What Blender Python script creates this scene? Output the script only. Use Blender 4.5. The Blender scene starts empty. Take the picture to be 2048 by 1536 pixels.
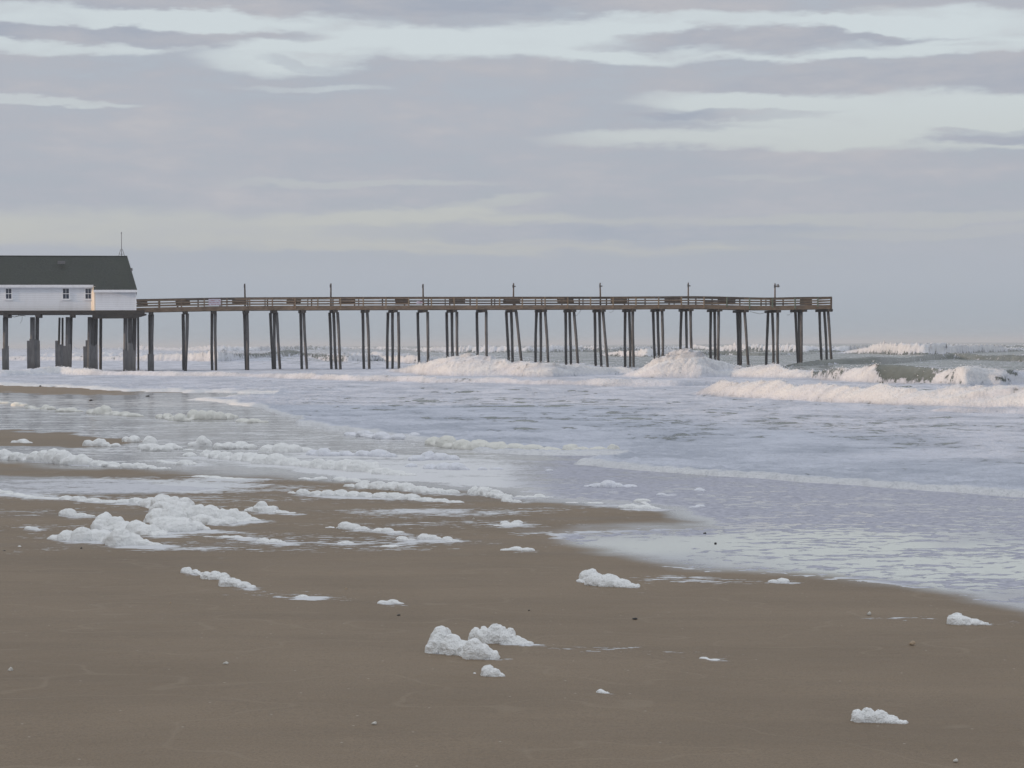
import bpy, math, random
import numpy as np
from mathutils import Vector, Matrix

random.seed(7)
rng = np.random.default_rng(11)
scene = bpy.context.scene
COL = scene.collection

# ------------------------------------------------------------------ camera
CAM_H = 2.4
FOC = 4000.0                       # focal length in image pixels (2048 wide frame)
TILT = 0.0061
PITCH = math.atan(78.75 / FOC)
ROLL = math.atan(TILT)
F_ = Vector((0, math.cos(PITCH), -math.sin(PITCH)))
U0 = Vector((0, math.sin(PITCH), math.cos(PITCH)))
R0 = Vector((1, 0, 0))
R_ = R0 * math.cos(ROLL) - U0 * math.sin(ROLL)
U_ = U0 * math.cos(ROLL) + R0 * math.sin(ROLL)
cam = bpy.data.cameras.new('camera')
cam.sensor_width = 36.0
cam.lens = FOC / 2048 * 36.0
cam.clip_start = 0.1
cam.clip_end = 40000
cam_ob = bpy.data.objects.new('camera', cam)
COL.objects.link(cam_ob)
cam_ob.matrix_world = Matrix(((R_.x, U_.x, -F_.x, 0), (R_.y, U_.y, -F_.y, 0), (R_.z, U_.z, -F_.z, CAM_H), (0, 0, 0, 1)))
scene.camera = cam_ob

# ------------------------------------------------------------------ view, sun, sky
scene.view_settings.view_transform = 'Standard'
scene.view_settings.look = 'None'
scene.view_settings.exposure = 0.0
scene.view_settings.gamma = 1.0
scene.render.engine = 'CYCLES'
scene.cycles.max_bounces = 6
scene.cycles.use_denoising = True

SUN_FROM = Vector((-0.95, -0.30, 0.0)).normalized()
SUN_EL = math.radians(8)
sd = (SUN_FROM * math.cos(SUN_EL) + Vector((0, 0, math.sin(SUN_EL)))).normalized()
sl = bpy.data.lights.new('sun', 'SUN')
sl.energy = 2.3
sl.angle = math.radians(0.6)
sl.color = (1.0, 0.73, 0.50)
so = bpy.data.objects.new('sun', sl)
so.rotation_euler = sd.to_track_quat('Z', 'Y').to_euler()
so.location = (-60, -30, 40)
COL.objects.link(so)


def hor(px):
    return 695.5 - TILT * px


class NT:
    """small helper to write node trees"""
    def __init__(s, tree):
        s.t = tree
        s.t.nodes.clear()

    def n(s, kind, ins=None, **props):
        nd = s.t.nodes.new(kind)
        for k, v in props.items():
            setattr(nd, k, v)
        for k, v in (ins or {}).items():
            sock = nd.inputs[k]
            if isinstance(v, bpy.types.NodeSocket):
                s.t.links.new(v, sock)
            else:
                sock.default_value = v
        return nd

    def m(s, op, a, b=None, c=None, clamp=False):
        nd = s.n('ShaderNodeMath', operation=op)
        nd.use_clamp = clamp
        for i, v in enumerate((a, b, c)):
            if v is None:
                continue
            if isinstance(v, bpy.types.NodeSocket):
                s.t.links.new(v, nd.inputs[i])
            else:
                nd.inputs[i].default_value = v
        return nd.outputs[0]

    def vm(s, op, a, b=None):
        nd = s.n('ShaderNodeVectorMath', operation=op)
        for i, v in enumerate((a, b)):
            if v is None:
                continue
            if isinstance(v, bpy.types.NodeSocket):
                s.t.links.new(v, nd.inputs[i])
            else:
                nd.inputs[i].default_value = v
        return nd

    def mix(s, f, a, b):
        nd = s.n('ShaderNodeMix', data_type='RGBA')
        for i, v in ((0, f), (6, a), (7, b)):
            if isinstance(v, bpy.types.NodeSocket):
                s.t.links.new(v, nd.inputs[i])
            else:
                nd.inputs[i].default_value = v
        return nd.outputs[2]

    def ss(s, x, lo, hi, a=0.0, b=1.0):
        nd = s.n('ShaderNodeMapRange', interpolation_type='SMOOTHSTEP')
        nd.inputs[1].default_value = lo
        nd.inputs[2].default_value = hi
        nd.inputs[3].default_value = a
        nd.inputs[4].default_value = b
        s.t.links.new(x, nd.inputs[0])
        return nd.outputs[0]

    def noise(s, vec, scale, detail=4, rough=0.55, dist=0.0):
        return s.n('ShaderNodeTexNoise', {'Vector': vec, 'Scale': scale, 'Detail': detail, 'Roughness': rough, 'Distortion': dist})


def build_world():
    w = bpy.data.worlds.new('World')
    scene.world = w
    w.use_nodes = True
    g = NT(w.node_tree)
    out = g.n('ShaderNodeOutputWorld')
    tc = g.n('ShaderNodeTexCoord')
    sep = g.n('ShaderNodeSeparateXYZ', {0: tc.outputs['Generated']})
    az = g.m('ARCTAN2', sep.outputs[0], sep.outputs[1])
    el = g.m('ARCSINE', sep.outputs[2])
    # sky coordinates: thousandths of bearing / elevation, warped a little so that cloud edges are ragged
    ax = g.m('MULTIPLY', az, 4000.0)
    ey = g.m('MULTIPLY', el, 4000.0)
    cv = g.n('ShaderNodeCombineXYZ', {0: g.m('MULTIPLY', az, 9.0), 1: g.m('MULTIPLY', el, 34.0), 2: 0.0}).outputs[0]
    n1 = g.noise(cv, 1.0, 6, 0.55)
    n2 = g.noise(cv, 3.4, 6, 0.62)
    nlow = g.noise(cv, 0.45, 3, 0.5)
    sc1 = g.n('ShaderNodeSeparateColor', {0: n1.outputs['Color']})
    sc2 = g.n('ShaderNodeSeparateColor', {0: n2.outputs['Color']})
    wx = g.m('ADD', g.m('MULTIPLY', g.m('SUBTRACT', sc1.outputs[0], 0.5), 260.0), g.m('MULTIPLY', g.m('SUBTRACT', sc2.outputs[0], 0.5), 120.0))
    wy = g.m('ADD', g.m('MULTIPLY', g.m('SUBTRACT', sc1.outputs[1], 0.5), 60.0), g.m('MULTIPLY', g.m('SUBTRACT', sc2.outputs[1], 0.5), 42.0))
    X = g.m('ADD', ax, wx)
    Y = g.m('ADD', ey, wy)
    # (px, py, rx, ry, slope, weight): negative = gap in the cloud sheet, positive = denser cloud
    blobs = [
        (150, 54, 400, 19, 0.00, -0.8), (560, 72, 330, 32, 0.05, -0.8), (60, 110, 300, 17, -0.04, -0.8), (1050, 94, 380, 32, 0.0, -1.05),
        (560, 120, 170, 34, 0.0, -0.8), (1480, 66, 420, 18, 0.02, -0.95), (1890, 76, 260, 34, 0.0, -1.0), (1700, 118, 560, 17, 0.0, -0.95),
        (820, 100, 130, 20, 0, -0.3),
        (110, 213, 200, 9, 0.0, -0.7), (620, 182, 140, 7, 0.0, -0.35),
        (1780, 240, 420, 44, 0.02, -1.15), (1480, 288, 360, 20, 0.0, -0.95), (1440, 212, 190, 18, 0.0, -0.6), (1960, 300, 300, 20, 0, -0.7),
        (2300, 250, 420, 40, 0.0, -0.9),
        (740, 368, 260, 9, 0.0, -0.45), (990, 414, 120, 14, -0.12, -0.5),
        (330, 462, 820, 40, 0.0, -0.7), (-400, 470, 520, 44, 0.0, -0.7), (850, 442, 300, 16, 0.0, -0.4), (1020, 497, 420, 11, 0.0, -0.35),
        (1750, 447, 560, 14, 0.0, -0.45), (1850, 476, 420, 12, 0.0, -0.35), (1200, 505, 500, 9, 0, -0.25), (1540, 360, 120, 8, 0, -0.3),
        (230, 84, 380, 16, 0.0, 0.85), (700, 96, 170, 15, 0.1, 0.5), (700, 20, 500, 18, 0.0, 0.5), (1480, 98, 300, 24, 0.0, 0.95), (1850, 104, 150, 11, 0.05, 0.55), (1960, 291, 150, 17, -0.02, 0.95),
        (1480, 240, 200, 12, -0.03, 0.7), (1900, 180, 420, 26, 0.0, 0.4), (940, 465, 300, 18, 0.0, 0.35), (1270, 470, 400, 16, 0.0, 0.3),
        (560, 132, 60, 12, 0.2, 0.4),
    ]
    tot = None
    for (px, py, rx, ry, k, wt) in blobs:
        cx, cy = px - 1024.0, 692.0 - py
        dx = g.m('SUBTRACT', X, cx)
        dy = g.m('ADD', g.m('SUBTRACT', Y, cy), g.m('MULTIPLY', dx, k))
        a = g.m('MULTIPLY', dx, 1.0 / rx)
        b = g.m('MULTIPLY', dy, 1.0 / ry)
        d2 = g.m('ADD', g.m('MULTIPLY', a, a), g.m('MULTIPLY', b, b))
        e = g.m('MULTIPLY', g.ss(d2, 0.25, 1.7, 1.0, 0.0), wt)
        tot = e if tot is None else g.m('ADD', tot, e)
    tot = g.m('MAXIMUM', tot, -1.3)
    # outside the part of the sky seen here the cover is broken cloud by noise alone
    base = g.m('ADD', 0.86, g.m('MULTIPLY', g.m('SUBTRACT', n1.outputs['Fac'], 0.5), 1.0))
    high = g.ss(el, 0.20, 0.30)
    base = g.m('SUBTRACT', base, g.m('MULTIPLY', high, g.m('MULTIPLY', nlow.outputs['Fac'], 0.9)))
    cov = g.m('ADD', base, tot)
    cov = g.m('ADD', cov, g.m('MULTIPLY', g.m('SUBTRACT', n2.outputs['Fac'], 0.5), 1.05))
    cov = g.ss(cov, -0.30, 1.08)
    sky = g.n('ShaderNodeTexSky', sky_type='NISHITA')
    sky.sun_disc = False
    sky.sun_elevation = SUN_EL
    sky.sun_rotation = math.atan2(SUN_FROM.x, SUN_FROM.y)
    sky.air_density = 1.0
    sky.dust_density = 1.5
    ns = g.vm('SCALE', sky.outputs[0])
    ns.inputs['Scale'].default_value = 0.05
    # thin bright veil under the cloud sheet: tint by elevation
    veil = g.mix(g.ss(ey, 180.0, 620.0), (0.50, 0.515, 0.53, 1), (0.63, 0.685, 0.72, 1))
    veil = g.mix(g.ss(el, 0.2, 0.9), veil, (0.98, 1.02, 1.08, 1))
    clear = g.vm('ADD', g.vm('MULTIPLY', veil, (0.9, 0.9, 0.9)).outputs[0], g.vm('MULTIPLY', ns.outputs[0], (0.45, 0.45, 0.45)).outputs[0]).outputs[0]
    tex = g.m('MULTIPLY', g.m('SUBTRACT', n1.outputs['Fac'], 0.5), 1.0)
    cl_a = g.mix(g.m('ADD', g.m('ADD', 0.45, g.m('MULTIPLY', g.m('SUBTRACT', n2.outputs['Fac'], 0.5), 1.6)), g.m('MULTIPLY', tex, 2.2), clamp=True), (0.375, 0.415, 0.49, 1), (0.49, 0.495, 0.53, 1))
    cloud = g.mix(g.ss(ey, 60.0, 330.0), (0.405, 0.445, 0.505, 1), cl_a)
    cloud = g.mix(g.ss(el, 0.2, 0.8), cloud, (0.82, 0.86, 0.93, 1))
    colr = g.mix(cov, clear, cloud)
    # low band over the sea: smooth grey blue
    low = g.mix(g.ss(ey, 0.0, 170.0), (0.37, 0.42, 0.475, 1), (0.425, 0.46, 0.52, 1))
    colr = g.mix(g.ss(ey, 80.0, 200.0), low, colr)
    bg = g.n('ShaderNodeBackground', {'Color': colr, 'Strength': 1.0})
    g.t.links.new(bg.outputs[0], out.inputs[0])
    w.cycles.sampling_method = 'MANUAL'
    w.cycles.sample_map_resolution = 512


build_world()

# ------------------------------------------------------------------ noise helpers (numpy)
def _hash(ix, iy, iz, seed):
    h = (ix.astype(np.int64) * 374761393 + iy.astype(np.int64) * 668265263 + iz.astype(np.int64) * 2147483647 + seed * 974711) & 0xffffffff
    h = ((h ^ (h >> 13)) * 1274126177) & 0xffffffff
    h = ((h ^ (h >> 16)) * 2246822519) & 0xffffffff
    return ((h ^ (h >> 15)) & 0xffffff).astype(np.float32) / 16777215.0


def vn2(x, y, seed=0):
    ix = np.floor(x); iy = np.floor(y)
    fx = (x - ix).astype(np.float32); fy = (y - iy).astype(np.float32)
    fx = fx * fx * (3 - 2 * fx); fy = fy * fy * (3 - 2 * fy)
    ix = ix.astype(np.int64); iy = iy.astype(np.int64)
    z = np.zeros((), dtype=np.int64)
    a = _hash(ix, iy, z, seed); b = _hash(ix + 1, iy, z, seed)
    c = _hash(ix, iy + 1, z, seed); d = _hash(ix + 1, iy + 1, z, seed)
    return (a + (b - a) * fx) + ((c + (d - c) * fx) - (a + (b - a) * fx)) * fy


def fbm2(x, y, octs=4, seed=0, rough=0.5):
    s = 0; amp = 1.0; tot = 0
    for o in range(octs):
        s = s + amp * vn2(x * 2 ** o + 13.7 * o, y * 2 ** o + 7.3 * o, seed + o)
        tot += amp; amp *= rough
    return s / tot - 0.5


def bil2(x, y, octs=3, seed=0, rough=0.55):
    s = 0; amp = 1.0; tot = 0
    for o in range(octs):
        s = s + amp * (1 - np.abs(2 * vn2(x * 2 ** o + 3.1 * o, y * 2 ** o + 9.2 * o, seed + o) - 1))
        tot += amp; amp *= rough
    return s / tot


def vn3(p, seed=0):
    i = np.floor(p); f = (p - i).astype(np.float32); f = f * f * (3 - 2 * f); i = i.astype(np.int64)
    def h(a, b, c):
        return _hash(i[:, 0] + a, i[:, 1] + b, i[:, 2] + c, seed)
    def l(a, b, t):
        return a + (b - a) * t
    return l(l(l(h(0, 0, 0), h(1, 0, 0), f[:, 0]), l(h(0, 1, 0), h(1, 1, 0), f[:, 0]), f[:, 1]),
             l(l(h(0, 0, 1), h(1, 0, 1), f[:, 0]), l(h(0, 1, 1), h(1, 1, 1), f[:, 0]), f[:, 1]), f[:, 2])


def sstep(x, a, b):
    t = np.clip((x - a) / (b - a), 0, 1)
    return t * t * (3 - 2 * t)


def proj(x, y, z):
    """where a world point falls in image pixel coordinates"""
    zz = z - CAM_H
    d = y * F_.y + zz * F_.z
    r = x * R_.x + y * R_.y + zz * R_.z
    u = x * U_.x + y * U_.y + zz * U_.z
    return 1024 + FOC * r / d, 768 - FOC * u / d


def zs(x, y):
    """height of the sand"""
    t = y + 1.2 * x
    z = 0.29 - 0.07 * sstep(t, 8, 17) - 0.10 * sstep(t, 31, 50)
    z = z - np.clip(0.0035 * (t - 50), 0, 0.9)
    z = z + 0.06 * np.clip(-x - 14 - 0.30 * np.maximum(y, 0), 0, 60)
    return z


def ground_at(px, py, lift=0.0):
    d = F_ * FOC + R_ * (px - 1024) + U_ * (768 - py)
    z = 0.2
    for _ in range(30):
        t = (z + lift - CAM_H) / d.z
        x, y = d.x * t, d.y * t
        z = 0.5 * z + 0.5 * float(zs(np.float64(x), np.float64(y)))
    return Vector((x, y, z + lift))


def point_at(px, py, depth):
    """world point seen at px, py whose distance forward (y) is depth"""
    d = F_ * FOC + R_ * (px - 1024) + U_ * (768 - py)
    t = depth / d.y
    return Vector((d.x * t, depth, CAM_H + d.z * t))


# ------------------------------------------------------------------ object helpers
def tag(o, label=None, cat=None, group=None, kind=None):
    if label: o['label'] = label
    if cat: o['category'] = cat
    if group: o['group'] = group
    if kind: o['kind'] = kind
    return o


class MB:
    def __init__(s):
        s.v = []; s.f = []

    def poly(s, pts, faces):
        b = len(s.v)
        s.v += [tuple(p) for p in pts]
        s.f += [tuple(i + b for i in f) for f in faces]

    def hexa(s, p):
        """eight corners: bottom ring 0-3, top ring 4-7"""
        s.poly(p, [(3, 2, 1, 0), (4, 5, 6, 7), (0, 1, 5, 4), (1, 2, 6, 5), (2, 3, 7, 6), (3, 0, 4, 7)])

    def box(s, o, a, b, c):
        o = Vector(o); a = Vector(a); b = Vector(b); c = Vector(c)
        s.hexa([o, o + a, o + a + b, o + b, o + c, o + a + c, o + a + b + c, o + b + c])

    def tube(s, pts, rads, n=8):
        rings = []
        b0 = len(s.v)
        for i, p in enumerate(pts):
            p = Vector(p)
            q = Vector(pts[min(i + 1, len(pts) - 1)]) - Vector(pts[max(i - 1, 0)])
            q.normalize()
            e = q.orthogonal().normalized() if abs(q.z) < 0.9 else (Vector((1, 0, 0)) - q * q.x).normalized()
            f = q.cross(e)
            for k in range(n):
                a = 2 * math.pi * k / n
                s.v.append(tuple(p + (e * math.cos(a) + f * math.sin(a)) * rads[i]))
        for i in range(len(pts) - 1):
            for k in range(n):
                s.f.append((b0 + i * n + k, b0 + i * n + (k + 1) % n, b0 + (i + 1) * n + (k + 1) % n, b0 + (i + 1) * n + k))
        s.f.append(tuple(b0 + k for k in reversed(range(n))))
        s.f.append(tuple(b0 + (len(pts) - 1) * n + k for k in range(n)))

    def build(s, name, mat, parent=None, smooth=False):
        me = bpy.data.meshes.new(name)
        me.from_pydata(s.v, [], s.f)
        me.materials.append(mat)
        if smooth:
            for p in me.polygons: p.use_smooth = True
        me.update()
        o = bpy.data.objects.new(name, me)
        COL.objects.link(o)
        if parent is not None:
            o.parent = parent
            o.matrix_parent_inverse = Matrix.Translation(parent.location).inverted()
        return o


def empty(name, loc, **kw):
    o = bpy.data.objects.new(name, None)
    o.location = loc
    COL.objects.link(o)
    tag(o, **kw)
    return o


def grid_mesh(name, xs, ys, zz, mat, attrs):
    """quad grid from 2-D arrays, float attributes on the points"""
    nr, nc = xs.shape
    me = bpy.data.meshes.new(name)
    me.vertices.add(nr * nc)
    co = np.stack([xs, ys, zz], -1).astype(np.float32).reshape(-1)
    me.vertices.foreach_set('co', co)
    i = np.arange(nr - 1)[:, None] * nc + np.arange(nc - 1)[None, :]
    q = np.stack([i, i + 1, i + nc + 1, i + nc], -1).reshape(-1).astype(np.int32)
    nf = (nr - 1) * (nc - 1)
    me.loops.add(nf * 4)
    me.polygons.add(nf)
    me.loops.foreach_set('vertex_index', q)
    me.polygons.foreach_set('loop_start', np.arange(nf, dtype=np.int32) * 4)
    me.polygons.foreach_set('use_smooth', np.ones(nf, dtype=bool))
    me.update(calc_edges=True)
    for k, v in attrs.items():
        a = me.attributes.new(k, 'FLOAT', 'POINT')
        a.data.foreach_set('value', v.astype(np.float32).reshape(-1))
    me.materials.append(mat)
    o = bpy.data.objects.new(name, me)
    COL.objects.link(o)
    return o


def poly_sd(px, py, poly, ystretch=3.0):
    """signed distance (positive inside) to a polygon, rows stretched"""
    P = np.array(poly, dtype=np.float32)
    x = px.astype(np.float32); y = py.astype(np.float32) * ystretch
    best = np.full(x.shape, 1e12, np.float32)
    ins = np.zeros(x.shape, bool)
    for (x0, y0), (x1, y1) in zip(P, np.roll(P, -1, 0)):
        y0 *= ystretch; y1 *= ystretch
        dx, dy = x1 - x0, y1 - y0
        t = np.clip(((x - x0) * dx + (y - y0) * dy) / (dx * dx + dy * dy + 1e-9), 0, 1)
        best = np.minimum(best, (x - x0 - t * dx) ** 2 + (y - y0 - t * dy) ** 2)
        c = ((y0 > y) != (y1 > y))
        if abs(dy) > 1e-9:
            ins ^= c & (x < dx * (y - y0) / dy + x0)
    d = np.sqrt(best)
    return np.where(ins, d, -d)


# ------------------------------------------------------------------ materials
def new_mat(name):
    m = bpy.data.materials.new(name)
    m.use_nodes = True
    g = NT(m.node_tree)
    out = g.n('ShaderNodeOutputMaterial')
    return m, g, out


def principled(g, out, **ins):
    names = {'col': 'Base Color', 'rough': 'Roughness', 'normal': 'Normal', 'ior': 'IOR', 'coat': 'Coat Weight', 'coatr': 'Coat Roughness', 'coatn': 'Coat Normal', 'spec': 'Specular IOR Level', 'metal': 'Metallic', 'sss': 'Subsurface Weight', 'sssr': 'Subsurface Radius', 'ssss': 'Subsurface Scale'}
    p = g.n('ShaderNodeBsdfPrincipled', {names[k]: v for k, v in ins.items()})
    g.t.links.new(p.outputs[0], out.inputs[0])
    return p


def bump(g, h, strength, dist, normal=None):
    ins = {'Height': h, 'Strength': strength, 'Distance': dist}
    if normal is not None: ins['Normal'] = normal
    return g.n('ShaderNodeBump', ins).outputs[0]


def pos_of(g):
    return g.n('ShaderNodeNewGeometry').outputs['Position']


def mat_beach():
    m, g, out = new_mat('wet_sand')
    P = pos_of(g)
    wet = g.n('ShaderNodeAttribute', attribute_name='wet').outputs['Fac']
    foam = g.n('ShaderNodeAttribute', attribute_name='lace').outputs['Fac']
    nb = g.noise(P, 0.35, 4, 0.6).outputs['Fac']
    nm = g.noise(P, 2.2, 5, 0.6).outputs['Fac']
    nf = g.noise(P, 260.0, 2, 0.6).outputs['Fac']
    ng = g.noise(P, 60.0, 3, 0.7).outputs['Fac']
    c = g.mix(g.ss(nb, 0.3, 0.7), (0.180, 0.132, 0.086, 1), (0.232, 0.173, 0.116, 1))
    c = g.mix(g.m('MULTIPLY', g.ss(ng, 0.40, 0.66), 0.6), c, (0.120, 0.090, 0.062, 1))
    c = g.mix(g.m('MULTIPLY', g.ss(nf, 0.40, 0.70), 0.5), c, (0.30, 0.235, 0.165, 1))
    vo = g.n('ShaderNodeTexVoronoi', {'Vector': P, 'Scale': 2.3}, voronoi_dimensions='2D')
    spk = g.m('MULTIPLY', g.ss(vo.outputs['Distance'], 0.012, 0.022, 1.0, 0.0), g.ss(g.n('ShaderNodeSeparateColor', {0: vo.outputs['Color']}).outputs[0], 0.62, 0.64))
    c = g.mix(spk, c, (0.42, 0.38, 0.32, 1))
    st = g.noise(g.n('ShaderNodeMapping', {'Vector': P, 'Scale': (0.12, 0.9, 1.0)}).outputs[0], 1.6, 5, 0.6).outputs['Fac']
    c = g.mix(g.m('MULTIPLY', g.ss(st, 0.45, 0.62), 0.17), c, (0.125, 0.094, 0.066, 1))
    sw = g.noise(g.n('ShaderNodeMapping', {'Vector': P, 'Scale': (0.35, 0.55, 1.0), 'Rotation': (0, 0, 0.25)}).outputs[0], 0.8, 3, 0.5).outputs['Fac']
    ln = g.m('PINGPONG', g.m('MULTIPLY', sw, 7.0), 0.5)
    c = g.mix(g.m('MULTIPLY', g.ss(ln, 0.0, 0.035, 1.0, 0.0), g.m('MULTIPLY', nm, 0.5)), c, (0.29, 0.235, 0.17, 1))
    # film of water left on the sand
    wv = g.m('ADD', wet, g.m('MULTIPLY', g.m('SUBTRACT', nm, 0.5), 0.22))
    w = g.ss(g.m('ADD', wv, g.m('MULTIPLY', g.m('SUBTRACT', st, 0.5), 0.5)), 0.24, 0.90)
    c = g.mix(g.m('MULTIPLY', w, 0.8), c, (0.085, 0.080, 0.078, 1))
    # foam lace: small rafts of bubbles
    lv = g.n('ShaderNodeMapping', {'Vector': P, 'Scale': (0.42, 1.0, 1.0)}).outputs[0]
    l1 = g.noise(lv, 12.0, 6, 0.72, 0.3).outputs['Fac']
    lw = g.noise(g.n('ShaderNodeMapping', {'Vector': P, 'Scale': (0.8, 1.0, 1.0)}).outputs[0], 5.2, 4, 0.55, 0.6).outputs['Fac']
    mir0 = g.n('ShaderNodeAttribute', attribute_name='mirror').outputs['Fac']
    l1 = g.n('ShaderNodeMix', {0: g.ss(mir0, 0.5, 0.9), 2: l1, 3: lw}, data_type='FLOAT').outputs[0]
    l2 = g.noise(lv, 1.3, 3, 0.55).outputs['Fac']
    lt = g.m('ADD', g.m('MULTIPLY', g.m('SUBTRACT', l1, 0.5), 1.9), g.m('MULTIPLY', g.m('SUBTRACT', l2, 0.5), 1.1))
    lm = g.ss(g.m('ADD', foam, lt), 0.61, 0.68)
    lc = g.mix(g.ss(w, 0.2, 0.8), (0.58, 0.59, 0.61, 1), (0.44, 0.44, 0.50, 1))
    lc = g.mix(g.m('MULTIPLY', g.ss(w, 0.2, 0.8), g.ss(g.noise(lv, 23.0, 4, 0.7).outputs['Fac'], 0.42, 0.58)), lc, (0.26, 0.265, 0.32, 1))
    white = g.n('ShaderNodeAttribute', attribute_name='white').outputs['Fac']
    lc = g.mix(white, lc, (0.62, 0.62, 0.63, 1))
    col = g.mix(lm, c, lc)
    mir = g.n('ShaderNodeAttribute', attribute_name='mirror').outputs['Fac']
    rough = g.m('SUBTRACT', 0.62, g.m('MULTIPLY', w, g.m('ADD', 0.36, g.m('MULTIPLY', mir, 0.23))))
    rough = g.mix(lm, rough, (0.75, 0.75, 0.75, 1))
    hh = g.m('ADD', g.m('MULTIPLY', nf, 0.002), g.m('MULTIPLY', ng, 0.004))
    hh = g.m('ADD', hh, g.m('MULTIPLY', nm, 0.035))
    hh = g.m('MULTIPLY', hh, g.m('SUBTRACT', 1.0, g.m('MULTIPLY', w, 0.985)))
    hh = g.m('ADD', hh, g.m('MULTIPLY', lm, 0.006))
    nrm = bump(g, hh, 0.9, 1.0)
    coat = g.m('MULTIPLY', g.m('MULTIPLY', w, g.m('SUBTRACT', 1.0, lm)), g.m('ADD', 0.35, g.m('MULTIPLY', mir, 0.65)))
    ctr = g.m('SUBTRACT', 0.22, g.m('MULTIPLY', mir, 0.19))
    principled(g, out, col=col, rough=rough, normal=nrm, ior=1.42, coat=coat, coatr=ctr, spec=g.m('ADD', 0.22, g.m('MULTIPLY', w, 0.4)))
    return m


def mat_sea():
    m, g, out = new_mat('sea_water')
    P = pos_of(g)
    foam = g.n('ShaderNodeAttribute', attribute_name='foam').outputs['Fac']
    fresh = g.n('ShaderNodeAttribute', attribute_name='fresh').outputs['Fac']
    v1 = g.n('ShaderNodeMapping', {'Vector': P, 'Scale': (0.9, 0.75, 1.0)}).outputs[0]
    a = g.noise(v1, 2.2, 6, 0.66, 0.5).outputs['Fac']
    b = g.noise(v1, 0.42, 4, 0.55, 0.4).outputs['Fac']
    c = g.noise(v1, 0.09, 3, 0.5).outputs['Fac']
    t = g.m('ADD', g.m('MULTIPLY', g.m('SUBTRACT', a, 0.5), 1.7), g.m('MULTIPLY', g.m('SUBTRACT', b, 0.5), 0.8))
    t = g.m('ADD', t, g.m('MULTIPLY', g.m('SUBTRACT', c, 0.5), 0.6))
    mk = g.ss(g.m('ADD', foam, t), 0.44, 0.60)
    wc = g.mix(g.ss(b, 0.35, 0.65), (0.085, 0.099, 0.092, 1), (0.125, 0.138, 0.124, 1))
    fine = g.noise(P, 9.0, 4, 0.7).outputs['Fac']
    fc = g.mix(g.ss(g.m('ADD', g.m('MULTIPLY', b, 0.6), g.m('MULTIPLY', a, 0.4)), 0.38, 0.62), (0.40, 0.425, 0.49, 1), (0.59, 0.61, 0.685, 1))
    fc = g.mix(fresh, fc, (0.70, 0.70, 0.71, 1))
    fc = g.mix(g.m('MULTIPLY', g.ss(fine, 0.48, 0.70), 0.45), fc, (0.40, 0.42, 0.44, 1))
    col = g.mix(mk, wc, fc)
    rough = g.mix(mk, (0.22, 0.22, 0.22, 1), (0.85, 0.85, 0.85, 1))
    rip = g.noise(v1, 1.6, 5, 0.6).outputs['Fac']
    hw = g.m('MULTIPLY', rip, 0.16)
    hf = g.m('ADD', g.m('MULTIPLY', fine, 0.10), g.m('MULTIPLY', a, 0.16))
    hmix = g.n('ShaderNodeMix', {0: mk, 2: hw, 3: hf}, data_type='FLOAT').outputs[0]
    nrm = bump(g, hmix, 0.75, 1.0)
    principled(g, out, col=col, rough=rough, normal=nrm, ior=1.33)
    return m


def mat_foam(name='beach_foam', tint=(0.82, 0.82, 0.81, 1), dirt=0.15):
    m, g, out = new_mat(name)
    P = pos_of(g)
    n1 = g.noise(P, 9.0, 4, 0.6).outputs['Fac']
    v = g.n('ShaderNodeTexVoronoi', {'Vector': P, 'Scale': 85.0}, feature='F1').outputs['Distance']
    v2 = g.n('ShaderNodeTexVoronoi', {'Vector': P, 'Scale': 30.0}, feature='F1').outputs['Distance']
    n2 = g.noise(P, 55.0, 3, 0.7).outputs['Fac']
    c = g.mix(g.m('MULTIPLY', g.ss(n1, 0.42, 0.72), dirt), tint, (0.60, 0.60, 0.56, 1))
    c = g.mix(g.m('MULTIPLY', g.ss(n2, 0.52, 0.70), 0.15), c, (0.60, 0.60, 0.60, 1))
    h = g.m('ADD', g.m('MULTIPLY', v, -0.007), g.m('MULTIPLY', v2, -0.006))
    h = g.m('ADD', h, g.m('MULTIPLY', n2, 0.010))
    nrm = bump(g, h, 0.9, 1.0)
    principled(g, out, col=c, rough=0.55, normal=nrm, ior=1.3, sss=0.25, sssr=(0.03, 0.03, 0.03), ssss=1.0)
    return m


def mat_wood(name, c1, c2, scale=6.0, rough=0.8, axis='z', wetline=None, wetcol=(0.03, 0.03, 0.032, 1)):
    m, g, out = new_mat(name)
    P = pos_of(g)
    sc = {'z': (6, 6, 0.5), 'x': (0.5, 4, 9)}[axis]
    v = g.n('ShaderNodeMapping', {'Vector': P, 'Scale': sc}).outputs[0]
    n1 = g.noise(v, scale * 0.4, 5, 0.65).outputs['Fac']
    n2 = g.noise(P, 1.1, 4, 0.6).outputs['Fac']
    c = g.mix(g.ss(n1, 0.35, 0.68), c1, c2)
    c = g.mix(g.m('MULTIPLY', g.ss(n2, 0.45, 0.7), 0.4), c, tuple(x * 0.6 for x in c1[:3]) + (1,))
    r = rough
    if wetline is not None:
        z = g.n('ShaderNodeSeparateXYZ', {0: P}).outputs[2]
        zz = g.m('ADD', z, g.m('MULTIPLY', n2, 1.4))
        wl = g.ss(zz, wetline - 0.5, wetline + 0.7, 1.0, 0.0)
        c = g.mix(g.m('MULTIPLY', wl, 0.55), c, wetcol)
    principled(g, out, col=c, rough=r, normal=bump(g, n1, 0.5, 0.02), spec=0.3)
    return m


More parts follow.
